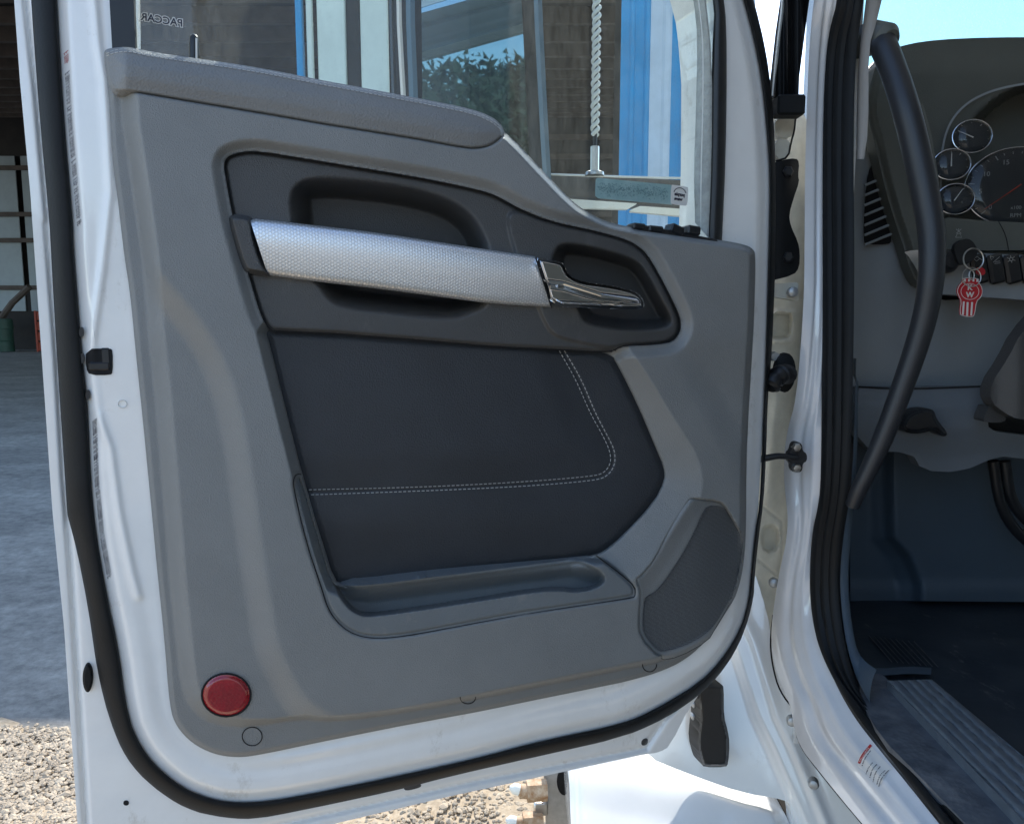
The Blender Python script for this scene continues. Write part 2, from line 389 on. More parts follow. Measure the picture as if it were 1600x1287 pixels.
def ngon_prism(name, outline, depth, mat, parent, pos=dp, h=0, back=None, sm=2, **kw):
    P = chaikin(outline, sm) if sm else np.asarray(outline, float)
    a = 0
    for i in range(len(P)): a += P[i-1][0]*P[i][1]-P[i][0]*P[i-1][1]
    if a > 0: P = P[::-1]
    V = pos(P[:, 0], P[:, 1], h); d = DN if back is None else np.asarray(back, float); n = len(P)
    V2 = V-d*depth; f = [tuple(range(n))]+[((i+1) % n, i, i+n, (i+1) % n+n) for i in range(n)]
    UV = np.stack([(V-DP0) @ DU, V[:, 2]], 1)
    return mk(name, np.concatenate([V, V2]), f, mat, parent, uv=np.concatenate([UV, UV]), **kw)
def ribbon_geo(path, w, pos, h, closed=False, sm=2, thick=.0006):
    """thin raised line of w photo-pixels width along a path"""
    P = chaikin(path, sm, closed) if sm else np.asarray(path, float)
    if closed: P = np.concatenate([P, P[:1]])
    T = np.gradient(P, axis=0); T /= np.linalg.norm(T, axis=1)[:, None]+1e-9; N = np.stack([-T[:, 1], T[:, 0]], 1)
    A = P-N*w/2; B = P+N*w/2; hh = h(P[:, 0], P[:, 1]) if callable(h) else h
    va, vc, vb = pos(A[:, 0], A[:, 1], hh), pos(P[:, 0], P[:, 1], hh+thick), pos(B[:, 0], B[:, 1], hh)
    return np.concatenate([va, vc, vb]), [f[::-1] for f in grid_faces(3, len(P))]
def stitch_geo(path, w, dash, gap, pos, h, thick=.0007):
    P = resamp(chaikin(path, 2, False), 600); d = np.r_[0, np.cumsum(np.linalg.norm(np.diff(P, axis=0), axis=1))]
    out = []; s = 0
    while s+dash < d[-1]:
        q = np.stack([np.interp([s, s+dash*.5, s+dash], d, P[:, k]) for k in (0, 1)], 1)
        out.append(ribbon_geo(q, w, pos, h, sm=0, thick=thick)); s += dash+gap
    return merge(out)
def text_geo(txt, size, origin, ux, uy, extrude=.0002, align='CENTER', bold=0):
    c = bpy.data.curves.new('t', 'FONT'); c.body = txt; c.size = size; c.align_x = align; c.align_y = 'CENTER'; c.extrude = extrude; c.offset = bold; c.resolution_u = 3
    o = bpy.data.objects.new('t', c); S.collection.objects.link(o); dg = bpy.context.evaluated_depsgraph_get()
    me = bpy.data.meshes.new_from_object(o.evaluated_get(dg)); v = np.array([x.co[:] for x in me.vertices]); f = [tuple(p.vertices) for p in me.polygons]
    bpy.data.objects.remove(o); bpy.data.curves.remove(c); bpy.data.meshes.remove(me)
    ux = np.array(ux, float); ux /= np.linalg.norm(ux); uy = np.array(uy, float); uy -= ux*(uy @ ux); uy /= np.linalg.norm(uy); uz = np.cross(ux, uy)
    if uz @ (O-np.array(origin)) < 0: uz = -uz
    return np.array(origin)+v[:, :1]*ux+v[:, 1:2]*uy+v[:, 2:]*uz, f
def fx(v, f): return v, f
# ================================================================== THE TRUCK
truck = empty('semi_truck', (1.5, 2.2, 0), 'white semi truck cab with its grey trimmed driver door standing open', 'truck')
# traced outlines, in photo pixels, laid on the door's own plane
SI = [(78,-300),(85,-100),(89,0),(100,187),(114,344),(115,385),(126,525),(138,647),(142,750),(150,833),(167,929),(186,1017),(196,1096),(209,1146),(238,1192),(287,1232),(334,1249),(369,1254),(422,1251),(500,1237),(625,1211),(750,1183),(837,1159),(975,1130),(1027,1106),(1095,1065),(1130,1027),(1157,982),(1169,941),(1173,900),(1179,835),(1187,786),(1190,717),(1192,660),(1197,536),(1201,381),(1203,280),(1198,202),(1190,124),(1178,62),(1162,0),(1125,-120),(1060,-230),(960,-320)]
SO = [(36,-300),(44,-100),(48,0),(62,187),(77,344),(79,385),(89,560),(105,798),(104,800),(119,854),(138,950),(152,1050),(171,1125),(196,1184),(234,1226),(292,1265),(355,1278),(400,1279),(469,1266),(625,1233),(700,1213),(837,1182),(975,1151),(1044,1120),(1102,1079),(1140,1034),(1164,986),(1178,934),(1179,900),(1186,835),(1193,786),(1197,717),(1200,614),(1206,552),(1210,459),(1212,398),(1212,249),(1207,155),(1197,78),(1178,0),(1142,-125),(1075,-245),(970,-340)]
DO_ = [(5,-300),(22,0),(31,125),(47,297),(63,525),(82,800),(100,979),(121,1287),(128,1400),(300,1338),(519,1287),(700,1244),(1006,1178),(1030,1175),(1047,1165),(1081,1096),(1125,1050),(1152,1010),(1170,960),(1176,900),(1184,800),(1190,700),(1199,600),(1206,450),(1207,249),(1203,155),(1192,78),(1172,0),(1136,-125),(1068,-242),(965,-335),(850,-385),(300,-430),(40,-430)]
HOLE = [(203,120),(203,0),(200,-200),(230,-320),(880,-300),(1020,-240),(1095,-120),(1124,0),(1131,93),(1129,249),(1123,395),(1000,395),(900,370),(800,300),(700,215),(450,160)]
SI_c = chaikin(SI+[(850,-360),(300,-400),(90,-400)], 1); SO_c = chaikin(SO, 1, False)
TR = [(162,84),(164,79),(178,77),(200,75),(234,83),(312,94),(406,108),(500,127),(550,136),(650,155),(737,172),(790,205),(850,269),(893,314),(918,332),(955,350),(1033,362),(1111,373),(1161,381),(1178,389),(1181,402),(1178,508),(1170,640),(1166,727),(1166,835),(1161,891),(1150,932),(1133,958),(1112,993),(1071,1031),(1027,1051),(975,1065),(837,1093),(750,1111),(625,1134),(500,1159),(400,1180),(369,1183),(334,1178),(300,1161),(275,1134),(265,1105),(257,1000),(246,896),(237,800),(224,665),(213,560),(203,455),(194,400),(184,312),(175,250),(170,150)]
TRb = chaikin(TR, 1)
SPK = [(991,905),(1000,898),(1012,885),(1024,868),(1040,836),(1075,781),(1080,777),(1092,777),(1122,780),(1133,786),(1145,806),(1163,838),(1160,880),(1149,925),(1135,952),(1118,980),(1106,1001),(1060,1026),(1030,1031),(997,996),(996,960),(999,925)]
SPK_c = chaikin(SPK, 1)
def hD(x, y):
    s = polysd(x, y, SI_c)
    h = -.020*(1-SS(s, -16, 4))
    h = h+.007*SS(s, 4, 22)-.004*SS(s, 30, 58)*SS(y, 700, 1100)+.005*np.exp(-((s-62)/9)**2)*SS(y, 1080, 1200)*SS(x, 330, 500)
    c = pathd(x, y, CRE); h = h+.0035*np.exp(-(c/7)**2)                      # pressed crease down the latch side
    c2 = pathd(x, y, HEM); h = h-.006*np.exp(-(c2/4.2)**2)                    # hem line of the outer skin
    h = h-.13*SS(polysd(x, y, TRb), 5, 16)
    return h
CRE = np.array([(146,-300),(147,0),(153,70),(162,125),(172,300),(160,420),(140,560),(150,640),(172,700),(186,800),(205,890),(216,930)])
HEM = np.array([(30,-300),(41,0),(58,156),(75,344),(73,350),(89,560),(100,750),(112,900),(122,1060),(135,1287),(150,1345),(444,1287),(750,1219),(1009,1168),(1040,1120),(1075,1085)])
door = relief('door', DO_, hD, 'paint_in', truck, step=3.0, skirt=.11, hole=HOLE, smooth_it=1, angle=50)
door['label'] = 'open driver door, white inner metal with grey trim panel'
relief('outer_skin', DO_, lambda a, b: -.15+0*a, 'paint', door, step=12, skirt=.006, hole=HOLE, smooth_it=1)
band('seal', SO, SI, 'seal', door, hA=-.014, hB=.002, bulge=.012, k=13, n=260, pw=.5, thick=.01, sm=1, angle=70)
ribv, ribf = merge([ribbon_geo([(x+dx, y) for x, y in SO[1:9]], 1.0, dp, lambda a, b: -.0035+0*a) for dx in (9, 13, 17)])
mk('seal_rib', ribv, ribf, 'black', door)
# ---- trim panel
LEDGE = chaikin([(190,-50),(194,78),(200,187),(219,312),(231,400),(241,525),(252,630),(266,798),(275,917),(288,1042),(296,1084),(308,1104),(331,1122),(369,1131),(406,1130),(475,1120),(500,1124),(547,1122),(625,1111),(700,1098),(1030,1032),(1095,1003),(1125,975),(1250,850),(1300,300),(1250,-50)], 1)
BULGE = chaikin([(90,200),(205,400),(250,450),(310,520),(350,600),(372,700),(385,800),(400,900),(418,1010),(440,1060),(470,1110),(520,1135),(1300,1100),(1400,0),(100,0)], 2)
INS = chaikin([(352,270),(350,258),(354,247),(366,241),(385,237),(412,238),(461,246),(558,262),(656,278),(738,295),(771,304),(803,322),(819,330),(861,347),(933,362),(982,376),(1005,391),(1021,414),(1047,463),(1062,495),(1064,512),(1057,528),(1044,536),(1005,539),(969,540),(956,551),(878,546),(770,541),(656,531),(526,521),(415,516),(389,430),(364,340)], 2)
LEA = [(414,515),(526,520),(656,530),(770,537),(878,545),(955,550),(972,580),(998,632),(1024,694),(1039,729),(1040,751),(1022,786),(971,841),(944,863),(928,869),(892,874),(774,889),(656,904),(577,914),(538,915),(520,908),(499,837),(471,743),(455,680)]
LEA_c = chaikin(LEA, 1)
TRAY = [(459,759),(460,747),(464,741),(471,741),(499,837),(520,908),(538,915),(577,914),(656,904),(774,889),(892,874),(932,868),(971,897),(991,916),(991,929),(989,932),(814,958),(640,991),(589,996),(558,991),(534,977),(514,952),(503,916),(479,845)]
TRAY_c = chaikin(TRAY, 1)
PAD = [(162,84),(165,77),(178,75),(200,73),(234,81),(312,92),(406,106),(500,125),(550,134),(650,153),(737,170),(770,183),(785,196),(790,212),(780,223),(765,232),(745,236),(725,235),(650,221),(500,197),(450,188),(200,146),(170,147)]
PAD_c = chaikin(PAD, 2)
TR_c = chaikin(TR, 2)
def hT(x, y):
    s = polysd(x, y, TR_c); a_ = np.interp(x, [300, 430], [15., 4.])
    le = SS(polysd(x, y, LEDGE)/a_, -.8, 1.3); H = (.013+.006*SS(s, 0, 8))*(1-le)+.042*(.4+.6*SS(s, 0, 10))*le
    H = H+(.016*SS(polysd(x, y, BULGE), -26, 22)-.005)*le
    di = -polysd(x, y, INS); H = H-.011*(1-SS(di, 2, 22))-.17*(1-SS(di, -8, 1))
    dl = -polysd(x, y, LEA_c); wl = np.where(x > 880, np.interp(y, [540, 640, 700, 780, 900], [27, 40, 52, 62, 62]), 15)
    H = H-.024*(1-np.clip(dl/wl, 0, 1))-.06*(1-SS(dl, -8, 0))
    dt = -polysd(x, y, TRAY_c); H = H-.004*(1-SS(dt, 0, 5))-.06*(1-SS(dt, -10, -3))-.04*SS(polysd(x, y, SPK_c), 1, 7)
    H = H-.022*SS(polysd(x, y, PAD_c), 1, 8)
    r = x-np.interp(y, [540, 600, 700, 760], [1030, 1062, 1120, 1150]); H = H-.008*SS(r, 0, 60)*SS(y, 520, 620)
    return H
trim = relief('trim_panel', TR, hT, 'trim', door, step=2.1, skirt=.022, angle=60)
# ---- shoulder pad along the window sill
def hP(x, y):
    s = polysd(x, y, PAD_c); return .040+.012*SS(s, 0, 7)+.004*SS(s, 4, 30)-.022*(1-SS(x, 160, 200))
relief('shoulder_pad', PAD, hP, 'pad', door, step=2.2, skirt=.03, angle=70)
top = [(166,88),(180,82),(200,80),(234,88),(312,99),(406,113),(500,132),(550,141),(650,160),(737,177),(768,190),(783,203)]
top2 = [(x, y-4) for x, y in top]
v, f = merge([stitch_geo(top, 1.3, 5, 2.2, dp, lambda a, b: hP(a, b)+.0004), stitch_geo(top2, 1.2, 5, 2.2, dp, lambda a, b: hP(a, b)+.0006)])
mk('pad_stitching', v, f, 'thread', door)
v0_, f0_ = ribbon_geo([(170,147),(200,146),(450,188),(500,197),(650,221),(725,235),(745,237),(765,233),(780,224),(790,213)], 2.2, dp, lambda a, b: hT(a, b)+.006)
seams = []
# ---- dark insert with the pull-cup bowls
BOWL = chaikin([(452,311),(461,288),(483,278),(526,277),(624,288),(689,304),(731,327),(754,357),(768,395),(767,476),(738,490),(705,500),(624,492),(539,482),(513,470),(493,440),(462,420),(456,344)], 2)
CUP = chaikin([(868,384),(900,382),(953,394),(992,407),(1008,424),(1030,465),(1047,495),(1046,508),(1020,514),(970,514),(917,505),(908,490),(900,470),(862,430)], 2)
HOUS = chaikin([(790,335),(810,328),(861,347),(933,362),(982,376),(1005,391),(1021,414),(1047,463),(1064,512),(1044,536),(1005,541),(956,545),(900,535),(865,525),(850,505),(820,430),(800,385)], 2)
def hI(x, y):
    H = .030+.006*SS(polysd(x, y, INS), 0, 5)
    H = H-.075*SS(polysd(x, y, BOWL), -3, 34)-.06*SS(polysd(x, y, CUP), -4, 16)+.006*SS(polysd(x, y, HOUS), -2, 4)
    return H
insert = relief('upper_insert', INS if 0 else [tuple(p) for p in INS], hI, 'insert', door, step=2.4, skirt=.02, smooth_it=0, angle=60)
seams.append(ribbon_geo([tuple(p) for p in INS], 1.5, dp, lambda a, b: .0455+0*a, closed=True, sm=0))
# ---- leather panel
ST1 = [(874,548),(900,593),(922,645),(942,680),(953,704),(955,723),(944,739),(924,744),(814,753),(656,761),(479,765)]
ST2 = [(882,548),(909,593),(930,645),(949,680),(961,704),(961,727),(948,745),(924,751),(814,760),(656,767),(479,773)]
STm = chaikin([((a+c)/2, (b+d)/2) for (a, b), (c, d) in zip(ST1, ST2)], 2, False)
def hL(x, y):
    s = polysd(x, y, LEA_c); return .016+.004*SS(s, 0, 12)-.0025*np.exp(-(pathd(x, y, STm)/3.0)**2)+.004*SS(pathd(x, y, STm), 0, 60)-.008*SS(y, 780, 900)
leather = relief('leather_panel', LEA, hL, 'leather', door, step=2.6, skirt=.006, smooth_it=1, angle=70)
v, f = merge([stitch_geo(p, 1.35, 4.6, 2.6, dp, lambda a, b: hL(a, b)+.0005) for p in (ST1, ST2)])
mk('leather_stitching', v, f, 'thread', door)
# ---- map pocket
POC = chaikin([(520,909),(538,917),(577,916),(656,906),(774,891),(892,876),(912,877),(938,892),(946,906),(928,919),(896,924),(873,920),(833,923),(740,938),(656,951),(577,962),(557,958),(538,942)], 2)
def hY(x, y):
    s = polysd(x, y, TRAY_c); p = polysd(x, y, POC)
    dl = -polysd(x, y, LEA_c); H = .053-.028*(1-SS(dl, 0, 20))*(1-SS(y, 860, 905)*SS(x, 520, 560)); H = H-.006*(1-SS(s, 0, 5))
    dep = SS(p, -3, 5); back = SS(y-(np.interp(x, [520, 577, 892, 940], [905, 914, 874, 888])), -2, 30)
    return H-dep*(.012+.034*back)
relief('map_pocket', TRAY, hY, 'tray', door, step=1.7, skirt=.035, smooth_it=1, angle=60)
seams.append(ribbon_geo(TRAY[-8:]+TRAY[:4], 2.4, dp, lambda a, b: hY(a, b)*0+hT(a, b)+.02, sm=1) if 0 else ribbon_geo([(471,741),(464,740),(459,747),(458,759),(478,846),(502,917),(513,953),(533,979),(557,993),(589,998),(640,993),(814,960),(989,934),(993,930),(992,916),(971,897),(932,868)], 1.9, dp, lambda a, b: .0505+0*a))
# ---- speaker
GRL = [(1007,940),(1010,932),(1025,925),(1045,900),(1078,848),(1100,796),(1110,790),(1130,792),(1140,800),(1159,840),(1158,880),(1146,925),(1118,976),(1100,992),(1078,1005),(1050,1015),(1032,1018),(1024,1012),(1005,990),(1005,960)]
GRL_c = chaikin(GRL, 2)
def hS(x, y):
    return .046+.004*SS(polysd(x, y, SPK_c), 0, 5)-.003*SS(polysd(x, y, GRL_c), -2, 2)-.006*SS(x-np.interp(y, [780, 925, 1000], [1105, 1010, 990]), -34, 6)-.010*SS(x, 1080, 1165)
spk = relief('speaker_bezel', SPK, hS, 'trim', door, step=2.4, skirt=.02, smooth_it=1, angle=60)
relief('speaker_grille', GRL, lambda a, b: hS(a, b)+.0022, 'grille', door, step=3, skirt=.004, smooth_it=2)
seams.append(ribbon_geo(SPK, 1.7, dp, lambda a, b: hS(a, b)-.0012, closed=True, sm=1))
# ---- silver armrest bar with its end cap
TOPB = [(392,343),(402,342),(493,352),(601,365),(722,384),(836,401)]
BOTB = [(421,431),(430,432),(493,440),(591,451),(689,464),(771,475),(861,480)]
def bp_(t): return .010*(math.sin(math.pi*min(max(t, .0), 1))+1e-9)**.35+.005*SS(1-t, .1, .8)
LEFT = [(392,343),(390,350),(397,374),(405,400),(412,418),(421,431)]
bar = band('armrest_bar', [(391,345),(396,342),(402,342),(493,352),(601,365),(722,384),(836,401)], [(418,428),(424,431),(434,432),(493,440),(591,451),(689,464),(771,475),(861,480)], 'honey', door, hA=.045, hB=.045, prof=bp_, k=15, n=90, thick=.03, sm=1, angle=80)
CAP = [(356,342),(361,336),(370,334),(392,338),(396,344),(401,374),(409,400),(416,418),(428,433),(400,429),(384,426),(377,415),(365,378)]
CAPc = chaikin(CAP, 1)
relief('armrest_cap', CAP, lambda a, b: .044+.014*SS(polysd(a, b, CAPc), 0, 8), 'insert', door, step=1.8, skirt=.03, smooth_it=1)
# ---- chrome release handle
HAN = [(838,403),(844,403),(876,409),(881,413),(886,425),(894,433),(910,440),(940,444),(966,448),(992,455),(1003,464),(1007,474),(1006,482),(990,484),(933,482),(861,479),(850,440)]
HAN_c = chaikin(HAN, 1)
def hH(x, y):
    s = polysd(x, y, HAN_c); yc = np.interp(x, [838, 880, 940, 1005], [442, 448, 466, 474])
    return .062+.012*SS(s, 0, 6)-.010*SS(y-yc, -10, 8)+.006*SS(y-np.interp(x, [838, 1005], [468, 476]), -2, 4)
relief('door_handle', HAN, hH, 'chrome', door, step=1.3, skirt=.018, smooth_it=1, angle=60)
v, f = ribbon_geo([(837,402),(849,440),(862,481)], 2.5, dp, .062, sm=0); seams.append((v, f))
# ---- red reflector, clip covers
def circ(cx, cy, rx, ry, n=28, a0=0, a1=360): return [(cx+rx*math.cos(R(a0+(a1-a0)*i/n)), cy+ry*math.sin(R(a0+(a1-a0)*i/n))) for i in range(n if a1-a0 == 360 else n+1)]
RF = circ(353.5, 1085.5, 37, 32); RFc = np.array(RF)
hrf = float(hT(np.array([353.5]), np.array([1085.5]))[0])+.0015
relief('reflector', RF, lambda a, b: hrf+.003*SS(polysd(a, b, RFc), 0, 7), 'red', door, step=1.8, skirt=.012, smooth_it=0)
v, f = ribbon_geo(circ(353.5, 1085.5, 38.4, 33.4), 3, dp, hrf+.0008, closed=True, sm=0); seams.append((v, f))
seams.append(ribbon_geo(circ(394, 1150, 15.5, 14.5), 1.6, dp, lambda a, b: hT(a, b)+.0006, closed=True, sm=0))
seams.append(ribbon_geo(circ(731, 1089, 12, 10, 14, -5, 185), 1.6, dp, lambda a, b: hT(a, b)+.0006, sm=0))
seams.append(ribbon_geo(circ(1015, 1038, 11, 11, 14, -5, 185), 1.6, dp, lambda a, b: hT(a, b)+.0006, sm=0))
v, f = merge(seams); mk('panel_seams', v, f, 'gap', door)
# ---- small marks and scuffs are in the materials; holes, plug, latch on the metal
HB = [(134,545),(172,544),(176,548),(176,582),(172,586),(140,586),(134,575)]
relief('latch_pocket', HB, lambda a, b: hD(a, b)+.0012, 'gap', door, step=3, skirt=.003, smooth_it=1)
lv = [box_geo(dp(np.array(156.), np.array(572.), .006), (.022, .008, .010), [DU, DN, [0, 0, 1]], .002), box_geo(dp(np.array(166.), np.array(560.), .005), (.010, .008, .024), [DU, DN, [0, 0, 1]], .002),
      box_geo(dp(np.array(148.), np.array(556.), .004), (.010, .006, .012), [DU, DN, [0, 0, 1]], .002)]
v, f = merge(lv); mk('door_latch', v, f, 'black', door, angle=30)
PL = circ(137, 1059, 8, 22); PLc = np.array(PL)
relief('rubber_plug', PL, lambda a, b: -.015+.003*SS(polysd(a, b, PLc), 0, 3), 'seal', door, step=1.5, skirt=.006, smooth_it=0)
hv = [relief]
bolts = []
for (x, y) in ((127, 519), (128, 560), (137, 617)):
    P = circ(x, y, 3.5, 8); bolts.append((x, y))
    o = relief('latch_bolt', P, lambda a, b: hD(a, b)*0+.006, 'black', door, step=1.2, skirt=.012, smooth_it=0)
for (x, y, rx, ry) in ((197, 1254, 4.5, 4), (185, 1085, 1.5, 1.5)):
    relief('drain_hole', circ(x, y, rx, ry, 14), lambda a, b: hD(a, b)+.0008, 'gap', door, step=1, skirt=.001, smooth_it=0)
relief('drain_slot', [(630,1232),(634,1228),(654,1223),(659,1226),(656,1230),(636,1235)], lambda a, b: hD(a, b)+.001, 'insert', door, step=1.4, skirt=.001)
relief('drain_slot', [(1003,1155),(1013,1152),(1012,1163),(1002,1165)], lambda a, b: hD(a, b)+.001, 'insert', door, step=1.4, skirt=.001)
# pressed dimple with its little boss
v, f = ribbon_geo(circ(191, 631, 7, 6), 1.6, dp, lambda a, b: hD(a, b)+.0006, closed=True, sm=0, thick=.0012); mk('metal_boss', v, f, 'paint_in', door)
# printed strips up the latch edge: dense small print, too fine to read
def strip(y0, y1, xo, col, txt=None):
    XS = lambda y: np.interp(y, [0, 187, 344, 525, 647, 750, 833, 929], [92, 103, 117, 129, 141, 145, 153, 170])+xo
    if txt:
        c = (y0+y1)/2; a, b_ = dp(XS(y0)+4, np.array(float(y0)), .012), dp(XS(y1)+4, np.array(float(y1)), .012); v, f = text_geo(txt, .0075, dp(XS(c)+4, np.array(c), .0125), a-b_, -DU, .0001, bold=.0002)
        return mk('warning_strip', v, f, col, door, smooth=False)
    out = []; y = y0
    while y < y1:
        xa = float(XS(y)); w = 7; sl = 4.5
        out.append(ribbon_geo([(xa, y+sl), (xa+w, y-sl*.3)], .85, dp, lambda a, b: hD(a, b)+.0006, sm=0, thick=.0002))
        if random.random() < .6: out.append(ribbon_geo([(xa+w*.5, y+sl*.4), (xa+w*.75, y+sl*.9)], .8, dp, lambda a, b: hD(a, b)+.0006, sm=0, thick=.0002))
        if random.random() < .4: out.append(ribbon_geo([(xa, y+sl), (xa+w*.3, y+sl*1.4)], .9, dp, lambda a, b: hD(a, b)+.0006, sm=0, thick=.0002))
        y += random.choice((3, 4, 4.5, 6, 7)) if y < 400 else random.choice((2.2, 2.6, 3.2, 4.5))
    v, f = merge(out); return mk('warning_strip', v, f, col, door)
strip(112, 350, 3, 'lab_ink'); strip(655, 900, 3, 'lab_ink'); strip(80, 100, 3, 'lab_red')
# ---- black window frame, felt run channel, glass
relief('window_frame', [(170,-320),(171,0),(176,92),(212,97),(209,0),(206,-300)], lambda a, b: .016+0*a, 'black', door, step=5, skirt=.02, smooth_it=0)
band('window_frame', [(1090,-130),(1117,0),(1112,93),(1111,249),(1106,372)], [(1108,-140),(1133,0),(1136,93),(1134,249),(1128,378)], 'black', door, hA=.008, hB=.012, bulge=.008, k=7, n=50, thick=.02, sm=1)
band('run_channel', [(1062,-120),(1084,0),(1090,62),(1087,186),(1084,273),(1086,348)], [(1090,-130),(1103,0),(1113,93),(1112,249),(1107,372)], 'felt', door, hA=-.012, hB=.010, bulge=.004, k=9, n=60, thick=.01, sm=1)
v, f = ribbon_geo([(1070,-120),(1093,0),(1100,70),(1099,186),(1096,273),(1097,360)], 4, dp, .0015); mk('channel_lip', v, f, 'whitepl', door)
g = dp(np.array([200., 1124, 1124, 1040, 200]), np.array([165., 405, -150, -300, -330]), -.018)
glass = mk('window_glass', g, [(0, 1, 2, 3, 4)], 'glass', door, smooth=False)
rim = [(1010,352),(1040,345)]
# lock knob
v, f = tube_geo([dp(np.array(303.), np.array(y), .016) for y in (110., 90., 70., 60., 56., 53.5)], [.0052, .0052, .0052, .0048, .0036, .0008], 14); mk('lock_knob', v, f, 'black', door)
v, f = tube_geo([dp(np.array(307.), np.array(y), .0215) for y in (108., 60.)], .0010, 6); mk('knob_edge', v, f, 'lab_w', door)
# window switches on the sill
sw = []
for (x, y, w, h, t) in ((994, 353, 20, 5, .05), (1020, 357, 24, 5, .05), (1053, 358, 22, 9, .35), (1079, 359, 22, 9, .1)):
    c = dp(np.array(float(x)), np.array(float(y+2)), .024); ax = np.array([DU*math.cos(t)+np.array([0, 0, 1])*math.sin(t), DN, -DU*math.sin(t)+np.array([0, 0, 1])*math.cos(t)])
    v, f = box_geo(c, (w*.00095, .022, h*.00095+.004), ax, .002); mk('window_switch', v, f, 'black', door, angle=30)
v, f = box_geo(dp(np.array(1050.), np.array(369.), .018), (.135, .03, .010), [DU*.99-np.array([0, 0, .13])*-1, DN, [0.0, 0, 1]], .002); mk('switch_plate', v, f, 'black', door, angle=30)
# glass markings (they face outward, so read mirrored from inside)
def on_glass(x, y, h=-.0175): return dp(np.array(float(x)), np.array(float(y)), h)
ux = on_glass(228, 28)-on_glass(276, 36)       # reversed reading direction
v, f = text_geo('PACCAR', .0112, on_glass(253, 32), ux, [0, 0, 1], .0001, bold=.0002); mk('glass_logo', v, f, 'lab_ink', door, smooth=False)
v, f = text_geo('PACCAR', .0112, on_glass(253, 32, -.0178), ux, [0, 0, 1], .00005, bold=.0011); mk('glass_logo_outline', v, f, 'lab_w', door, smooth=False)
M['stick'] = new_mat('faded_sticker', (.22, .36, .36), .6, colb=(.33, .47, .46), varscale=40)
relief('window_sticker', [(931,280),(934,278),(1049,289),(1050,320),(935,310),(930,306)], lambda a, b: -.0172+0*a, 'stick', door, step=4, skirt=.0004, smooth_it=0)
out = []
for i in range(420):
    x = random.uniform(934, 1043); c = 294+(x-934)*.085; y = random.gauss(c, 5.5)+.0
    if abs(y-c) > 11: continue
    out.append(ribbon_geo([(x, y), (x+random.uniform(-2.5, 2.5), y+random.uniform(-2, 2))], .8, dp, -.0168, sm=0, thick=.0001))
v, f = merge(out); mk('sticker_print', v, f, new_mat('faded_ink', (.12, .22, .23), .7).name if 0 else 'faded' if 'faded' in M else M.setdefault('faded', bpy.data.materials['faded_ink'] if 'faded_ink' in bpy.data.materials else new_mat('faded_ink', (.13, .23, .24), .7)) and 'faded', door)
relief('window_sticker', [(1049,289),(1052,289),(1074,292),(1076,295),(1074,320),(1071,322),(1049,319),(1048,316)], lambda a, b: -.0168+0*a, 'lab_w', door, step=3, skirt=.0004, smooth_it=1)
ux = on_glass(1052, 302)-on_glass(1073, 305)
parts = [text_geo('purple', .0066, on_glass(1062, 304, -.0163), ux, [0, 0, 1], .0001, bold=.0003), text_geo('wave', .0066, on_glass(1060, 311, -.0163), ux, [0, 0, 1], .0001, bold=.0003), ribbon_geo([(1053,300),(1056,295),(1062,293),(1069,296),(1072,302)], 1.1, dp, -.0163)]
v, f = merge(parts); mk('sticker_lettering', v, f, 'lab_ink', door, smooth=False)
# ================================================================== CAB: pillars, seals, interior
XA, XB, XC = xplane(.46), xplane(.50), xplane(.525)
JB = [(1330,-330),(1316,-60),(1312,9),(1301,40),(1291,93),(1287,186),(1288,398),(1290,567),(1288,748),(1283,790),(1274,829),(1270,897),(1272,950),(1282,1006),(1302,1062),(1333,1119),(1375,1172),(1417,1223),(1468,1287),(1560,1400),(1700,1560)]
JC = [(1385,-330),(1362,-60),(1352,9),(1341,93),(1338,249),(1340,398),(1338,560),(1334,700),(1329,770),(1318,835),(1313,897),(1315,944),(1324,1006),(1340,1070),(1362,1125),(1400,1170),(1431,1203),(1513,1287),(1620,1400),(1790,1560)]
JA = [(1290,-330),(1278,-60),(1272,0),(1266,50),(1262,130),(1258,250),(1257,400),(1257,443),(1252,536),(1243,630),(1231,667),(1225,707),(1225,758),(1232,810),(1228,850),(1217,897),(1207,960),(1204,1006),(1215,1060),(1236,1100),(1243,1158),(1285,1211),(1347,1287),(1450,1400),(1600,1560)]
M['jamb'] = new_mat('white_jamb_paint', (.72, .73, .74), .14, coat=.8, var=.06, varscale=7, bump=(9, .5, 'n'))
def jprof(t): return .010*math.sin(math.pi*t)-.006*math.exp(-((t-.45)/.10)**2)+.003*math.exp(-((t-.8)/.06)**2)
jamb = band('door_jamb', JA, JB, 'jamb', truck, posA=XA, posB=XB, prof=jprof, k=25, n=160, sm=2, angle=70)
def sprof(t): return .006+.010*math.sin(math.pi*t)**.4-.006*math.exp(-((t-.42)/.07)**2)-.004*math.exp(-((t-.72)/.05)**2)
band('door_seal', JB, JC, 'seal', truck, posA=XB, posB=XC, prof=sprof, k=27, n=160, thick=0, sm=2, angle=70)
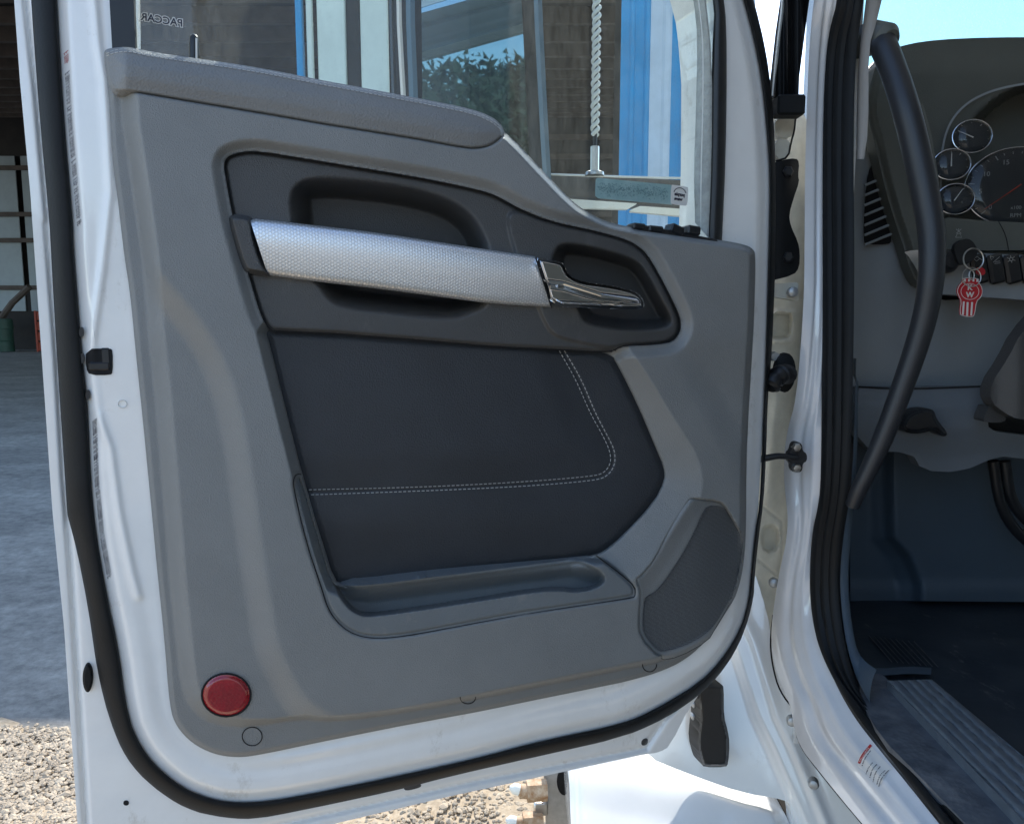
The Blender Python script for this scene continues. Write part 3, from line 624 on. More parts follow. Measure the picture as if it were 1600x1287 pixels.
# hinge-side inner pillar, seen through the gap
PIL = [(1190,172),(1225,168),(1262,172),(1262,250),(1262,440),(1256,536),(1248,630),(1236,670),(1230,710),(1230,758),(1236,810),(1232,850),(1222,897),(1212,960),(1208,1006),(1160,1040),(1120,1060),(1120,900),(1150,600),(1185,200)]
yp3 = yplane(1.31, .25)
GROO = np.array([(1180,775),(1190,790),(1222,815),(1222,860),(1216,900),(1180,870)])
PK = chaikin([(1188,820),(1218,818),(1218,862),(1190,864)], 2); PK2 = chaikin([(1205,483),(1240,483),(1245,490),(1243,530),(1236,537),(1200,537)], 1); PK2i = chaikin([(1205,488),(1234,488),(1238,495),(1236,522),(1230,530),(1200,530)], 1)
def hPil(x, y):
    h = .02*SS(x, 1190, 1262)*0-.012*SS(x, 1225, 1255)+.006*SS(polysd(x, y, PK2), -2, 2)-.022*SS(polysd(x, y, PK2i), -1, 4)
    h = h-.016*SS(polysd(x, y, PK), -1, 5)-.004*np.exp(-(pathd(x, y, GROO)/2)**2)
    h = h+.012*np.exp(-((x-np.interp(y, [560, 700, 800], [1222, 1208, 1200]))/12)**2)*SS(y, 560, 640)*(1-SS(y, 760, 810))
    return h
M['bounce_white'] = new_mat('bounce_lit_white', (.66, .64, .55), .3, coat=.3, var=.12, varscale=22, bump=(16, .5, 'n'))  # white paint with the gap's warm bounce light put into its colour
pil = relief('hinge_pillar', PIL, hPil, 'bounce_white', truck, pos=yp3, step=2.2, skirt=.05, back=(0, -1, 0), smooth_it=1, angle=60)
# hinges, weather boot, bracket, check strap
def xbox(px, py, Y, s, bev=.003, ax=None): 
    c = yplane(Y)(np.array(float(px)), np.array(float(py))); return box_geo(c, s, ax, bev)
relief('hinge_cover', [(1200,258),(1222,250),(1244,247),(1249,254),(1247,275),(1249,284),(1240,310),(1233,335),(1235,352),(1247,378),(1250,395),(1249,418),(1240,430),(1200,440)], lambda a, b: .012*np.sin((a-1190)/60*3.1)+.0, 'seal', truck, pos=yplane(1.27), step=2, skirt=.03, back=(0, -1, 0), smooth_it=1)
for (x, y) in ((1232, 268), (1232, 402)):
    c = yplane(1.255)(np.array(float(x)), np.array(float(y))); v, f = tube_geo([c+np.array([0, .012, 0]), c, c-np.array([0, .002, 0])], [.009, .009, .006], 6); mk('hinge_bolt', v, f, 'black', truck, angle=30)
relief('door_hinge', [(1200,444),(1230,442),(1247,441),(1248,448),(1246,455),(1249,466),(1246,471),(1236,468),(1218,465),(1200,463)], lambda a, b: .008+0*a, 'bounce_white', truck, pos=yplane(1.28), step=2, skirt=.02, back=(0, -1, 0), smooth_it=1)
relief('door_hinge', [(1211,184),(1238,184),(1243,188),(1240,204),(1236,216),(1212,213)], lambda a, b: .010+0*a, 'bounce_white', truck, pos=yplane(1.28), step=2, skirt=.02, back=(0, -1, 0), smooth_it=1)
relief('door_hinge', [(1211,216),(1236,219),(1234,243),(1212,251)], lambda a, b: .010+0*a, 'bounce_white', truck, pos=yplane(1.275), step=2, skirt=.02, back=(0, -1, 0), smooth_it=1)
v, f = ribbon_geo([(1243,186),(1241,206),(1236,222),(1232,246),(1212,252)], 3, yplane(1.262), 0, sm=1, thick=.003); mk('hinge_gasket', v, f, 'seal', truck)
c = yplane(1.255)(np.array(1240.), np.array(456.)); v, f = tube_geo([c+np.array([0, .01, 0]), c, c-np.array([0, .002, 0])], [.008, .008, .005], 14); mk('hinge_bolt', v, f, 'alu', truck, angle=40)
v, f = xbox(1232, 167, 1.225, (.042, .03, .030), .003); mk('mirror_bracket', v, f, 'seal', truck, angle=30)
relief('window_gasket', [(1240,-80),(1276,-80),(1262,20),(1249,120),(1248,152),(1211,152),(1213,120),(1222,40)], lambda a, b: .006*np.sin(a/3.0)+.004*np.sin(a/1.7), 'seal', truck, pos=yplane(1.235), step=1.8, skirt=.03, back=(0, -1, 0), smooth_it=0)
v, f = ribbon_geo([(1226,-80),(1224,0),(1214,80),(1208,150)], 5, yplane(1.24), 0, sm=1, thick=.004); mk('pillar_molding', v, f, 'whitepl', truck)
# wiring boot: a bellows from the pillar to the door
path = np.array([yplane(Y_)(np.array(x), np.array(y)) for x, y, Y_ in ((1230., 585., 1.25), (1222., 584., 1.22), (1212., 590., 1.20), (1208., 596., 1.205), (1202., 606., 1.20))]); path = resamp(chaikin(path, 2, False), 40)
v, f = tube_geo(path, .0135+.0028*np.sin(np.arange(40)*1.25), 16); mk('wiring_boot', v, f, 'black', truck)
c = yplane(1.262)(np.array(1226.), np.array(582.)); v, f = tube_geo([c+np.array([0, .01, 0]), c-np.array([0, .004, 0]), c-np.array([0, .007, 0])], [.017, .017, .012], 20); v[:, 2] = c[2]+(v[:, 2]-c[2])*1.9; mk('boot_flange', v, f, 'seal', truck)
c = yplane(1.27)(np.array(1211.), np.array(557.)); v, f = tube_geo([c+np.array([0, .01, 0]), c-np.array([0, .003, 0])], [.008, .007], 14); mk('pillar_plug', v, f, 'alu', truck)
# door check strap with two bolts
relief('check_strap', [(1238,694),(1243,690),(1250,691),(1254,697),(1254,704),(1261,709),(1261,720),(1254,724),(1254,733),(1250,738),(1240,738),(1236,732),(1236,724),(1231,720),(1231,708),(1236,704)], lambda a, b: .004+0*a, 'black', truck, pos=yplane(1.20), step=1.5, skirt=.012, back=(0, -1, 0), smooth_it=1)
p1 = yplane(1.195)(np.array(1246.), np.array(714.)); p0 = dp(np.array(1183.), np.array(718.), -.01); v, f = tube_geo(resamp(np.array([p0, p0*.5+p1*.5+[0, 0, .004], p1]), 12), np.linspace(.0055, .0045, 12), 10); mk('strap_arm', v, f, 'black', truck)
for y in (699., 731.):
    c = yplane(1.193)(np.array(1245.), np.array(y)); v, f = tube_geo([c+np.array([0, .006, 0]), c, c-np.array([0, .003, 0]), c-np.array([0, .0035, 0])], [.0075, .0075, .006, .002], 6); mk('strap_bolt', v, f, 'steel', truck, angle=30)
# certification label on the jamb, curved with it
def jpos(px, py, h=0): return gplane([.485, 1.06, 1.2], [-.55, -.83, .0])(px, py, h)
bvh_d = None
def on_jamb(px, py, h=0):
    from mathutils.bvhtree import BVHTree
    global bvh_d
    if bvh_d is None:
        me = jamb.data; off = root_loc(jamb); bvh_d = BVHTree.FromPolygons([tuple(np.array(v.co)+off) for v in me.vertices], [tuple(p.vertices) for p in me.polygons])
    d = rays(px, py); sh = d.shape; d = d.reshape(-1, 3); hh = np.broadcast_to(h, np.shape(px)).ravel(); out = []
    for q, k in zip(d, hh):
        L = np.linalg.norm(q); l, n, i, t = bvh_d.ray_cast(Vector(O), Vector(q/L))
        out.append(np.array(l)-q/L*k if l is not None else O+q*1.0)
    return np.array(out).reshape(sh)
try:
    relief('certification_label', [(1358,1162),(1345,1178),(1339,1190),(1340,1196),(1352,1206),(1372,1228),(1378,1222),(1388,1204),(1394,1200)], .0012, 'lab_w', truck, pos=on_jamb, step=2, skirt=0, smooth_it=0)
    v, f = band.__globals__['ribbon_geo']([(1342,1192),(1347,1180),(1361,1163)], 4.2, on_jamb, .0018, sm=2, thick=.0001); mk('label_header', v, f, 'lab_red', truck)
    out = []
    for k, (a, b, c2) in enumerate((((1347,1196),(1351,1184),(1362,1170)), ((1353,1209),(1357,1198),(1364,1190)), ((1359,1214),(1363,1200),(1372,1192)), ((1364,1221),(1367,1207),(1376,1196)), ((1370,1225),(1374,1211),(1384,1202)), ((1373,1228),(1377,1215),(1389,1202)))):
        P = resamp(chaikin([a, b, c2], 2, False), 300); d = np.r_[0, np.cumsum(np.linalg.norm(np.diff(P, axis=0), axis=1))]; s = 0
        while s < d[-1]-2:
            L = random.uniform(.7, 1.7); q = np.stack([np.interp([s, s+L], d, P[:, j]) for j in (0, 1)], 1); out.append(ribbon_geo(q, random.uniform(1.0, 1.8), on_jamb, .0018, sm=0, thick=.0001)); s += L+random.choice((.4, .5, 1.4))
    v, f = merge(out); mk('label_print', v, f, 'lab_ink', truck)
    c0 = on_jamb(np.array(1350.), np.array(1178.5), .0022); v, f = text_geo('KENWORTH', .0040, c0, on_jamb(np.array(1361.), np.array(1163.))-on_jamb(np.array(1342.), np.array(1192.)), [0, 0, 1], .00005); mk('label_lettering', v, f, 'lab_w', truck, smooth=False)
except Exception as e: print('label', e)
# ---- cab side lower corner, fairing and step below the door
def lerp_plane(*a): return gplane(*a)
COWL = [(1090,900),(1175,880),(1200,960),(1206,1006),(1219,1060),(1240,1105),(1243,1158),(1285,1211),(1360,1300),(1420,1400),(1300,1400),(1240,1330),(1236,1258),(1225,1248),(1160,1238),(1080,1210),(1006,1180),(980,1120)]
cow_p = gplane([.40, 1.42, 1.1], [-.25, -1, .35])
RDG = np.array([(1130,960),(1150,1003),(1187,1119),(1212,1170),(1262,1287),(1300,1380)])
def hC(x, y):
    r = x-np.interp(y, RDG[:, 1], RDG[:, 0]); return .02*SS(r, -16, 0)-.004*SS(r, 6, 40)+.006*np.exp(-((r-30)/9)**2)+.010*SS(x, 1100, 1000)
cowl = relief('cab_cowl', COWL, hC, 'paint', truck, pos=cow_p, step=3, skirt=.03, back=(0, -1, 0), smooth_it=1, angle=60)
FAIR = [(889,1200),(894,1180),(1000,1150),(1006,1178),(1036,1185),(1062,1200),(1100,1214),(1158,1240),(1200,1250),(1222,1262),(1236,1290),(1262,1400),(900,1400),(892,1290)]
fa_p = gplane([.25, 1.50, .86], [-.1, -.5, 1])
FAc = chaikin(FAIR, 1)
relief('step_fairing', FAIR, lambda a, b: .02*SS(polysd(a, b, FAc), 0, 22)+.008*SS(a+.5*b, 1600, 1720)-.006*SS(b-(1205+(a-900)*.18), 0, 60), 'paint', truck, pos=fa_p, step=4, skirt=.25, back=(.0, -1, 0), smooth_it=1, angle=60)
v, f = ribbon_geo([(1208,960),(1203,1003),(1207,1040),(1218,1080),(1244,1112),(1243,1156),(1285,1212),(1350,1290)], 2.6, gplane([.40, 1.36, 1.1], [-.3, -1, .3]), .0); mk('panel_gap', v, f, 'gap', truck)
for (x, y) in ((1237, 1126), (1271, 1224), (1209, 910)):
    c = gplane([.44, 1.30 if y > 1000 else 1.29, 1.1], [-.3, -1, .3])(np.array(float(x)), np.array(float(y))); n = np.array([-.3, -.9, .2]); n /= np.linalg.norm(n)
    v, f = tube_geo([c-n*.01, c+n*.002, c+n*.006, c+n*.007], [.009, .009, .0065, .002], 14); mk('body_bolt', v, f, 'alu', truck, angle=35)
# black rubber hood latch strap
LS = [(1089,1075),(1092,1070),(1128,1069),(1131,1073),(1131,1120),(1137,1140),(1140,1160),(1138,1192),(1134,1198),(1100,1198),(1096,1192),(1089,1165),(1091,1140),(1094,1120)]
LSc = chaikin(LS, 1)
relief('latch_strap', LS, lambda a, b: .012*SS(polysd(a, b, LSc), 0, 5), 'black', truck, pos=gplane([.35, 1.33, 1.1], [-.1, -1, .1]), step=1.8, skirt=.03, back=(.3, -1, 0), smooth_it=1)
for (x, y) in ((1085, 1098), (1084, 1117)):
    v, f = xbox(x, y, 1.345, (.012, .02, .012), .003); mk('latch_pin', v, f, 'alu', truck, angle=30)
# frame bracket with rusty bolts under the door
relief('frame_plate', [(849,1180),(893,1180),(893,1290),(893,1400),(855,1400),(853,1290)], lambda a, b: .0+0*a, 'alu', truck, pos=yplane(1.55), step=5, skirt=.03, back=(0, -1, 0), smooth_it=0)
relief('plate_slot', circ(882, 1220, 12, 22, 20), lambda a, b: .0012+0*a, 'gap', truck, pos=yplane(1.55), step=2, skirt=.001, back=(0, -1, 0), smooth_it=0)
relief('plate_edge', [(889,1180),(897,1180),(902,1230),(907,1290),(912,1400),(895,1400)], lambda a, b: 0*a, 'steel', truck, pos=yplane(1.53), step=3, skirt=.05, back=(0, -1, 0), smooth_it=0)
for (x, y) in ((832, 1235), (826, 1285)):
    c = yplane(1.52)(np.array(float(x)), np.array(float(y))); e = np.array([1., .1, 0]); 
    v, f = merge([tube_geo([c+e*.03, c-e*.012], [.022, .022], 6), tube_geo([c-e*.010, c-e*.028, c-e*.03], [.015, .014, .010], 12)]); mk('frame_bolt', v, f, 'rust', truck, angle=30)
    v, f = tube_geo([c-e*.029+[0, 0, .004], c-e*.040+[0, 0, .008], c-e*.048+[0, 0, .010]], [.012, .011, .004], 12); mk('bolt_cap', v, f, 'whitepl', truck)
v, f = xbox(845, 1258, 1.54, (.03, .03, .03), .003); mk('frame_spacer', v, f, 'steel', truck)
# chassis side below, out of the light
v, f = merge([box_geo((1.5, 2.6, .75), (1.7, 3.6, .5), bev=.03)]); v[:, 0] += 0; mk('chassis', v, f, 'black', truck)
for y in (2.45,):
    v, f = tube_geo([(.62, y, .5), (.68, y, .5), (.9, y, .5), (.95, y, .5)], [.40, .50, .50, .44], 40); mk('wheel', v, f, 'seal', truck)
# cab shell outside the frame: roof, sleeper side, rear pillar, hood
v, f = merge([box_geo((.56, -.75, 2.05), (.10, 1.9, 2.2), bev=.03)]); mk('sleeper_side', v, f, 'paint', truck)
v, f = merge([box_geo((1.55, .1, 3.05), (2.2, 3.4, .12), bev=.05), box_geo((1.55, 1.95, 2.93), (2.2, .75, .05), bev=.02), box_geo((1.55, -1.6, 2.0), (2.1, .08, 2.1), bev=.03), box_geo((2.62, .3, 2.0), (.08, 3.9, 2.1), bev=.03)]); mk('cab_roof', v, f, 'paint', truck)
v, f = box_geo((1.0, .55, .93), (1.1, 1.6, .10), bev=.02); 
# hood: a rounded body falling forward
hv = []; n, m = 16, 20
for i in range(n):
    t = i/(n-1); y = 2.0+2.0*t; top_z = 1.60-.22*t**1.6; w = 1.02-.25*t
    for j in range(m):
        a = math.pi*j/(m-1); hv.append([1.55-w*math.copysign(abs(math.cos(a))**.45, math.cos(a)), y, .75+(top_z-.75)*math.sin(a)**.45])
mk('hood', hv, grid_faces(n, m)+[tuple((n-1)*m+j for j in range(m))], 'paint', truck, angle=60)
# ---- A pillar trim, strip inside the seal
band('pillar_trim', [(1388,-200),(1360,-60),(1352,9),(1341,93),(1338,200),(1338,250)], [(1420,-200),(1392,-60),(1378,0),(1369,37),(1357,75),(1357,202),(1350,249)], 'beige', truck, posA=xplane(.53), posB=yplane(1.22), bulge=.004, k=7, n=60, sm=1)
band('inner_trim', [(1338,560),(1334,700),(1329,770),(1318,835),(1312,897),(1314,944),(1322,1006),(1338,1060),(1360,1100)], [(1337,560),(1337,700),(1333,770),(1329,835),(1325,897),(1327,944),(1336,1006),(1347,1030),(1370,1046)], 'kick', truck, posA=xplane(.528), posB=xplane(.545), bulge=.004, k=7, n=60, sm=1)
v, f = merge([box_geo((1.65, 1.84, 1.42), (2.0, .44, .72)), box_geo((1.62, 1.82, 1.86), (1.9, .42, .26), bev=.06), box_geo((.60, 1.75, 1.45), (.10, .60, 1.0))]); mk('dash_sun_block', v, f, 'black', truck)  # unseen dash bulk, added to stop sun leaking into the cab
q = [(.50, 1.29), (.555, 1.29), (.60, 1.62), (.585, 1.62)]; mk('a_pillar_sun_block', [(x, y, z) for z in (.95, 3.05) for x, y in q], [(3,2,1,0), (4,5,6,7)]+[(i, (i+1) % 4, (i+1) % 4+4, i+4) for i in range(4)], 'paint', truck, smooth=False)  # unseen pillar core, added to keep sun off the sill and jamb
# ---- interior surfaces
def ip(name, pts, hf, mat, Y, step=4, sl=0, skirt=.03, sm=1, **kw): return relief(name, pts, hf, mat, truck, pos=yplane(Y, sl), step=step, skirt=skirt, back=(0, -1, 0), smooth_it=sm, **kw)
z0 = lambda a, b: 0*a
WV = [(1365,-60),(1372,60),(1395,100),(1760,100),(1760,-400),(1365,-400)]
gl_v = gplane([.8, 1.95, 2.0], [0, -1, .35])(np.array([1340., 1980, 1980, 1340]), np.array([120., 120, -560, -560]))
mk('windshield', gl_v, [(0, 1, 2, 3)], 'wind', truck, smooth=False)
# upper dash / instrument hood
HOOD = [(1340,230),(1352,110),(1390,78),(1405,73),(1440,65),(1500,60),(1600,58),(1700,60),(1800,75),(1880,110),(1930,170),(1960,250),(1960,345),(1800,400),(1340,400)]
def hHood(x, y): 
    return .05*(1-SS(np.hypot((x-1640)/200, (y-330)/215), .86, 1.02))*0-.09*(1-SS(np.hypot((x-1640)/170., (y-330)/205.), .93, 1.0))+.02*SS(y, 60, 120)
ip('instrument_hood', HOOD, hHood, 'dashdk', 1.52, step=4)
v, f = ribbon_geo([(1470,300),(1471,235),(1482,195),(1505,165),(1540,145),(1580,134),(1640,126)], 3.5, yplane(1.49), 0); mk('hood_edge', v, f, 'dash', truck)
# side panel with defroster vent
SIDE = [(1338,240),(1350,249),(1357,190),(1361,186),(1367,224),(1383,295),(1402,357),(1414,392),(1423,425),(1442,451),(1470,470),(1640,460),(1760,460),(1760,500),(1640,540),(1570,590),(1560,606),(1325,608),(1325,250)]
ip('side_panel', SIDE, lambda a, b: .008*SS(a, 1340, 1400)+.004*np.sin(b/70.), 'dash', 1.36, step=3.5, sl=.12)
VENT = [(1361,257),(1366,262),(1373,300),(1392,368),(1393,377),(1388,382),(1354,382),(1351,376),(1350,350),(1354,285)]
ip('vent', VENT, lambda a, b: .0125+.004*np.sin(b/70.), 'gap', 1.36, step=2, sl=.12, skirt=.002)
for i in range(7):
    y = 290+i*15.5; xl = 1351; xr = float(np.interp(y-8, [257, 300, 370], [1366, 1375, 1394]))
    v, f = tube_geo([yplane(1.355, .12)(np.array(float(xl)), np.array(y), .012), yplane(1.355, .12)(np.array(xr), np.array(y-15*(xr-xl)/36), .012)], .0026, 6); mk('vent_slat', v, f, 'dash', truck)
# black pod between the grab handle and the gauges
POD = [(1355,150),(1372,90),(1395,85),(1440,160),(1466,280),(1480,380),(1470,440),(1440,452),(1423,425),(1414,392),(1402,357),(1383,295),(1367,224),(1357,190)]
PODc = chaikin(POD, 1)
ip('pillar_pod', POD, lambda a, b: .02*SS(polysd(a, b, PODc), 0, 16), 'dashdk', 1.33, step=3, sl=.1)
v, f = tube_geo([yplane(1.32)(np.array(x), np.array(y)) for x, y in ((1436., 165.), (1450., 215.), (1462., 290.))], .006, 8); mk('pod_ridge', v, f, 'dashdk', truck)
band('silver_accent', [(1413,394),(1425,391),(1450,390)], [(1443,452),(1446,450),(1452,446)], 'silver', truck, posA=yplane(1.325), posB=yplane(1.325), bulge=.010, k=9, n=20, sm=1)
# gauges: ring, face, lens, pointer
def gauge(cx, cy, rx, ry, Y, big=False, rot=0):
    c = yplane(Y)(np.array(float(cx)), np.array(float(cy))); r = rx/F*Y*1.0; n = np.array([-.25, -1, .12]); n /= np.linalg.norm(n)
    a = np.cross([0, 0, 1.], n); a /= np.linalg.norm(a); b = np.cross(n, a); k = ry/rx
    th = np.linspace(0, 2*math.pi, 49); P = np.array([c+r*(math.cos(t)*a+k*math.sin(t)*b) for t in th])
    ring = mk('gauge_ring', *tube_geo(P, .0016 if not big else .0014, 8, False), 'chrome' if 0 else 'silver', truck)
    v = np.concatenate([[c-n*.006], P[:-1]-n*.006]); mk('gauge_face', v, [(0, i+1, (i+1) % 48+1) for i in range(48)], 'black', truck)
    dome = [c+n*.010]; dv = []
    for q, hgt in ((.35, .0095), (.7, .0075), (.92, .004), (1.0, 0)): dv += [c+n*hgt+(p-c)*q for p in P[:-1]]
    V = np.array([c+n*.010]+dv); fc = [(0, i+1, (i+1) % 48+1) for i in range(48)]
    for L in range(3): fc += [(1+L*48+i, 1+(L+1)*48+i, 1+(L+1)*48+(i+1) % 48, 1+L*48+(i+1) % 48) for i in range(48)]
    mk('gauge_lens', V, fc, 'gglass', truck, angle=90)
    ticks = []; nums = []; nt = 26 if big else 9
    for i in range(nt):
        t = R(225-270*i/(nt-1)); u = math.cos(t)*(a if a[0] > 0 else -a)+k*math.sin(t)*b; mj = i % 5 == 0
        p0, p1 = c-n*.005+u*r*(.86 if not mj else .80), c-n*.005+u*r*.92; ticks.append(tube_geo([p0, p1], .0005 if not mj else .0009, 4))
    a2 = a if a[0] > 0 else -a
    if big:
        for i, s in enumerate(('0', '5', '10', '15', '20', '25')):
            t = R(225-270*i/5*.72-0); u = math.cos(t)*a2+k*math.sin(t)*b; nums.append(text_geo(s, .0125, c-n*.0045+u*r*.68, a2, b))
        nums.append(text_geo('x100', .009, c-n*.0045+a2*0-b*r*.42, a2, b)); nums.append(text_geo('RPM', .010, c-n*.0045-b*r*.58, a2, b))
    for v, f in nums: mk('gauge_numeral', v, f, 'dial_ink', truck, smooth=False)
    v, f = merge(ticks); mk('gauge_marks', v, f, 'dial_ink', truck, smooth=False)
    t = R(222 if big else 150+rot); u = math.cos(t)*a2+k*math.sin(t)*b
    v, f = tube_geo([c-n*.002-u*r*.1, c-n*.002+u*r*.8], [.0012, .0005], 5); mk('gauge_needle', v, f, 'needle' if big else 'lab_w', truck)
gauge(1519, 213, 27, 24.5, 1.47); gauge(1487, 257, 26, 23, 1.465, rot=-60); gauge(1493, 311, 26, 23, 1.46, rot=-90); gauge(1590, 292, 73, 60, 1.46, True)
# switch panel
ip('switch_panel', [(1462,338),(1540,345),(2300,380),(2300,420),(1600,391),(1462,392)], lambda a, b: 0*a, 'dashdk', 1.40, step=4)
ip('lower_dash', [(1455,392),(2300,430),(2300,520),(1455,458)], lambda a, b: 0*a, 'dash', 1.385, step=4)
v, f = ribbon_geo([(1560,345),(1572,368),(1576,392)], 1.6, yplane(1.39), 0); mk('dash_seam', v, f, 'gap', truck)
for i, x in enumerate((1494, 1530, 1556, 1582, 1608)):
    if i == 0: continue
    c = yplane(1.375)(np.array(float(x)), np.array(420.)); v, f = box_geo(c, (.026, .012, .050), [[1, 0, 0.25], [0, 1, 0], [-.25, 0, 1]], .004); mk('rocker_switch', v, f, 'black', truck, angle=30)
sy = {}
def sym(pts, w=.9): sy.setdefault(0 if pts[0][0] < 1543 else 1 if pts[0][0] < 1568 else 2, []).append(ribbon_geo(pts, w, yplane(1.362), 0, sm=0, thick=.0003))
for k in range(6):
    t = R(60*k+20); sym([(1580+3*math.cos(t), 405+3*math.sin(t)), (1580+7*math.cos(t), 405+6*math.sin(t))])
sym(circ(1580, 405, 2.6, 2.6)+[(1582.6,405)]); sym([(1547,400),(1553,402),(1549,406),(1547,400)]); sym([(1562,401),(1552,410)]); sym([(1556,409),(1562,408),(1563,411),(1554,412),(1556,409)])
sym([(1521,404),(1527,401),(1531,404),(1526,408),(1521,404)]); sym([(1531,404),(1537,408)])
sy2 = []
for pts in ([(1493,371),(1503,371),(1500,365),(1496,365),(1493,371)], [(1494,358),(1502,365)], [(1502,358),(1494,365)], [(1498,357),(1498,362)]): sy2.append(ribbon_geo(pts, 1.0, yplane(1.394), 0, sm=0, thick=.0003))
for q in list(sy.values())+[sy2]: v, f = merge(q); mk('switch_symbol', v, f, 'dial_ink', truck)
# ignition barrel
c = yplane(1.36)(np.array(1482.), np.array(408.)); v, f = tube_geo([c+np.array([0, .03, 0]), c, c-np.array([0, .012, 0])], [.022, .020, .012], 20); mk('ignition_barrel', v, f, 'black', truck)
# knee panel and lower kick area
ip('knee_panel', [(1336,606),(1545,604),(1552,612),(1548,645),(1540,672),(1600,680),(2300,760),(2300,800),(1560,712),(1500,738),(1440,735),(1425,706),(1340,705)], lambda a, b: .014*SS(b, 606, 640)-.02*SS(b, 660, 720), 'dash2', 1.39, step=3.5)
v, f = ribbon_geo([(1336,604),(1400,608),(1480,606),(1548,603)], 3, yplane(1.345), 0); mk('dash_seam', v, f, 'gap', truck)
LV = [(1409,668),(1415,650),(1432,640),(1452,638),(1460,642),(1463,654),(1480,675),(1479,681),(1472,682),(1458,671),(1440,677),(1418,677)]
LVc = chaikin(LV, 1)
ip('release_lever', LV, lambda a, b: .016*SS(polysd(a, b, LVc), 0, 6), 'black', 1.34, step=1.8)
ip('column_shroud', [(1548,600),(1575,560),(1595,520),(1640,470),(1760,480),(1760,660),(1590,655),(1570,645),(1548,628)], lambda a, b: .02*SS(a, 1548, 1600), 'insert', 1.30, step=4)
ip('column_shroud', [(1536,655),(1548,628),(1572,650),(1570,660),(1540,660)], lambda a, b: .0*a, 'insert', 1.32, step=3)
# footwell: kick wall, firewall, floor
FWL = [(1325,690),(1760,690),(2600,720),(2600,960),(1600,940),(1380,938),(1330,990)]
RI = np.array([(1402,760),(1404,840),(1430,870),(1447,912)])
def hF(x, y): r = x-np.interp(y, RI[:, 1], RI[:, 0]); return .03*SS(r, -26, -2)-.018*SS(-r, 20, 50)+.008*SS(y, 900, 925)
ip('firewall', FWL, hF, 'kick', 1.58, step=4)
fl_p = gplane([0, 0, 1.10], [0, 0, 1])
relief('cab_floor', [(1325,940),(1360,936),(1480,934),(1900,932),(2100,1000),(2100,1500),(1700,1500),(1450,1287),(1345,1060),(1320,1000)], lambda a, b: 0*a, 'carpet', truck, pos=fl_p, step=6, skirt=.03, back=(0, 0, 1), smooth_it=0)
v, f = box_geo((1.5, .5, 1.07), (1.9, 2.3, .04)); mk('floor_pan', v, f, 'black', truck)
RIBS = []
for i in range(9):
    x0 = 1352+i*9.5; RIBS.append(ribbon_geo([(x0+max(0, 26-i*6)*.2, 992+i*1.2), (x0+42-i*.5, 1034+i*1.0)], 1.4, fl_p, .004, sm=0, thick=.002))
v, f = merge(RIBS); mk('mat_ribs', v, f, 'sill', truck)
v, f = ribbon_geo([(1345,1044),(1375,1050),(1420,1046),(1455,1048)], 11, fl_p, .012, sm=1, thick=.002); mk('sill_lip', v, f, 'kick', truck)
# sill: mat beside the seal and ribbed tread plate, both flat and running back along the cab
sl_p = gplane([0, 0, 1.135], [0, 0, 1])
SM = [(1344,1060),(1372,1050),(1385,1058),(1700,1385),(1760,1450),(1640,1420),(1513,1290),(1431,1206),(1375,1150),(1344,1091)]
relief('sill_mat', SM, lambda a, b: 0*a, 'sill', truck, pos=sl_p, step=4, skirt=.05, back=(0, 0, 1), smooth_it=1)
tp = gplane([0, 0, 1.145], [0, 0, 1])
def tread_h(x, y):
    P = tp(x, y, 0); return .0045*np.abs(np.sin((P[..., 0]-.02*P[..., 1])*math.pi/.015))**.5
relief('tread_plate', [(1386,1063),(1456,1061),(1610,1190),(1900,1430),(1800,1500),(1660,1345)], tread_h, 'tread', truck, pos=tp, step=1.4, skirt=.02, back=(0, 0, 1), smooth_it=0, angle=80)
# pedals and hose at the far right of the footwell
for pts in ([(1552,720),(1562,790),(1590,835),(1640,870)], [(1570,720),(1578,780),(1604,815),(1650,850)]):
    P = np.array([yplane(1.45)(np.array(float(x)), np.array(float(y))) for x, y in pts]); v, f = tube_geo(resamp(chaikin(P, 2, False), 20), .010, 10); mk('air_hose', v, f, 'black', truck)
# grab handle
GH = [(1376,62),(1384,80),(1400,120),(1414,165),(1426,210),(1438,265),(1449,320),(1457,370),(1456,430),(1447,490),(1431,545),(1410,605),(1386,670),(1362,725),(1340,768),(1332,790)]
GY = np.interp(np.arange(len(GH)), [0, 3, 8, 12, 15], [1.24, 1.17, 1.13, 1.15, 1.17])
P = np.array([yplane(Y)(np.array(float(x)), np.array(float(y))) for (x, y), Y in zip(GH, GY)]); P = resamp(chaikin(P, 3, False), 90)
v, f = tube_geo(P, np.interp(np.arange(90), [0, 8, 30, 55, 75, 89], [.020, .0185, .019, .0165, .0145, .011]), 24); mk('grab_handle', v, f, 'handle', truck)
c = P[0]; v, f = tube_geo([c+np.array([-.012, .05, .012]), c+np.array([-.006, .01, .006]), c+np.array([.004, -.012, -.004]), c+np.array([.006, -.018, -.008])], [.024, .025, .023, .016], 24); mk('handle_mount', v, f, 'dashdk', truck)
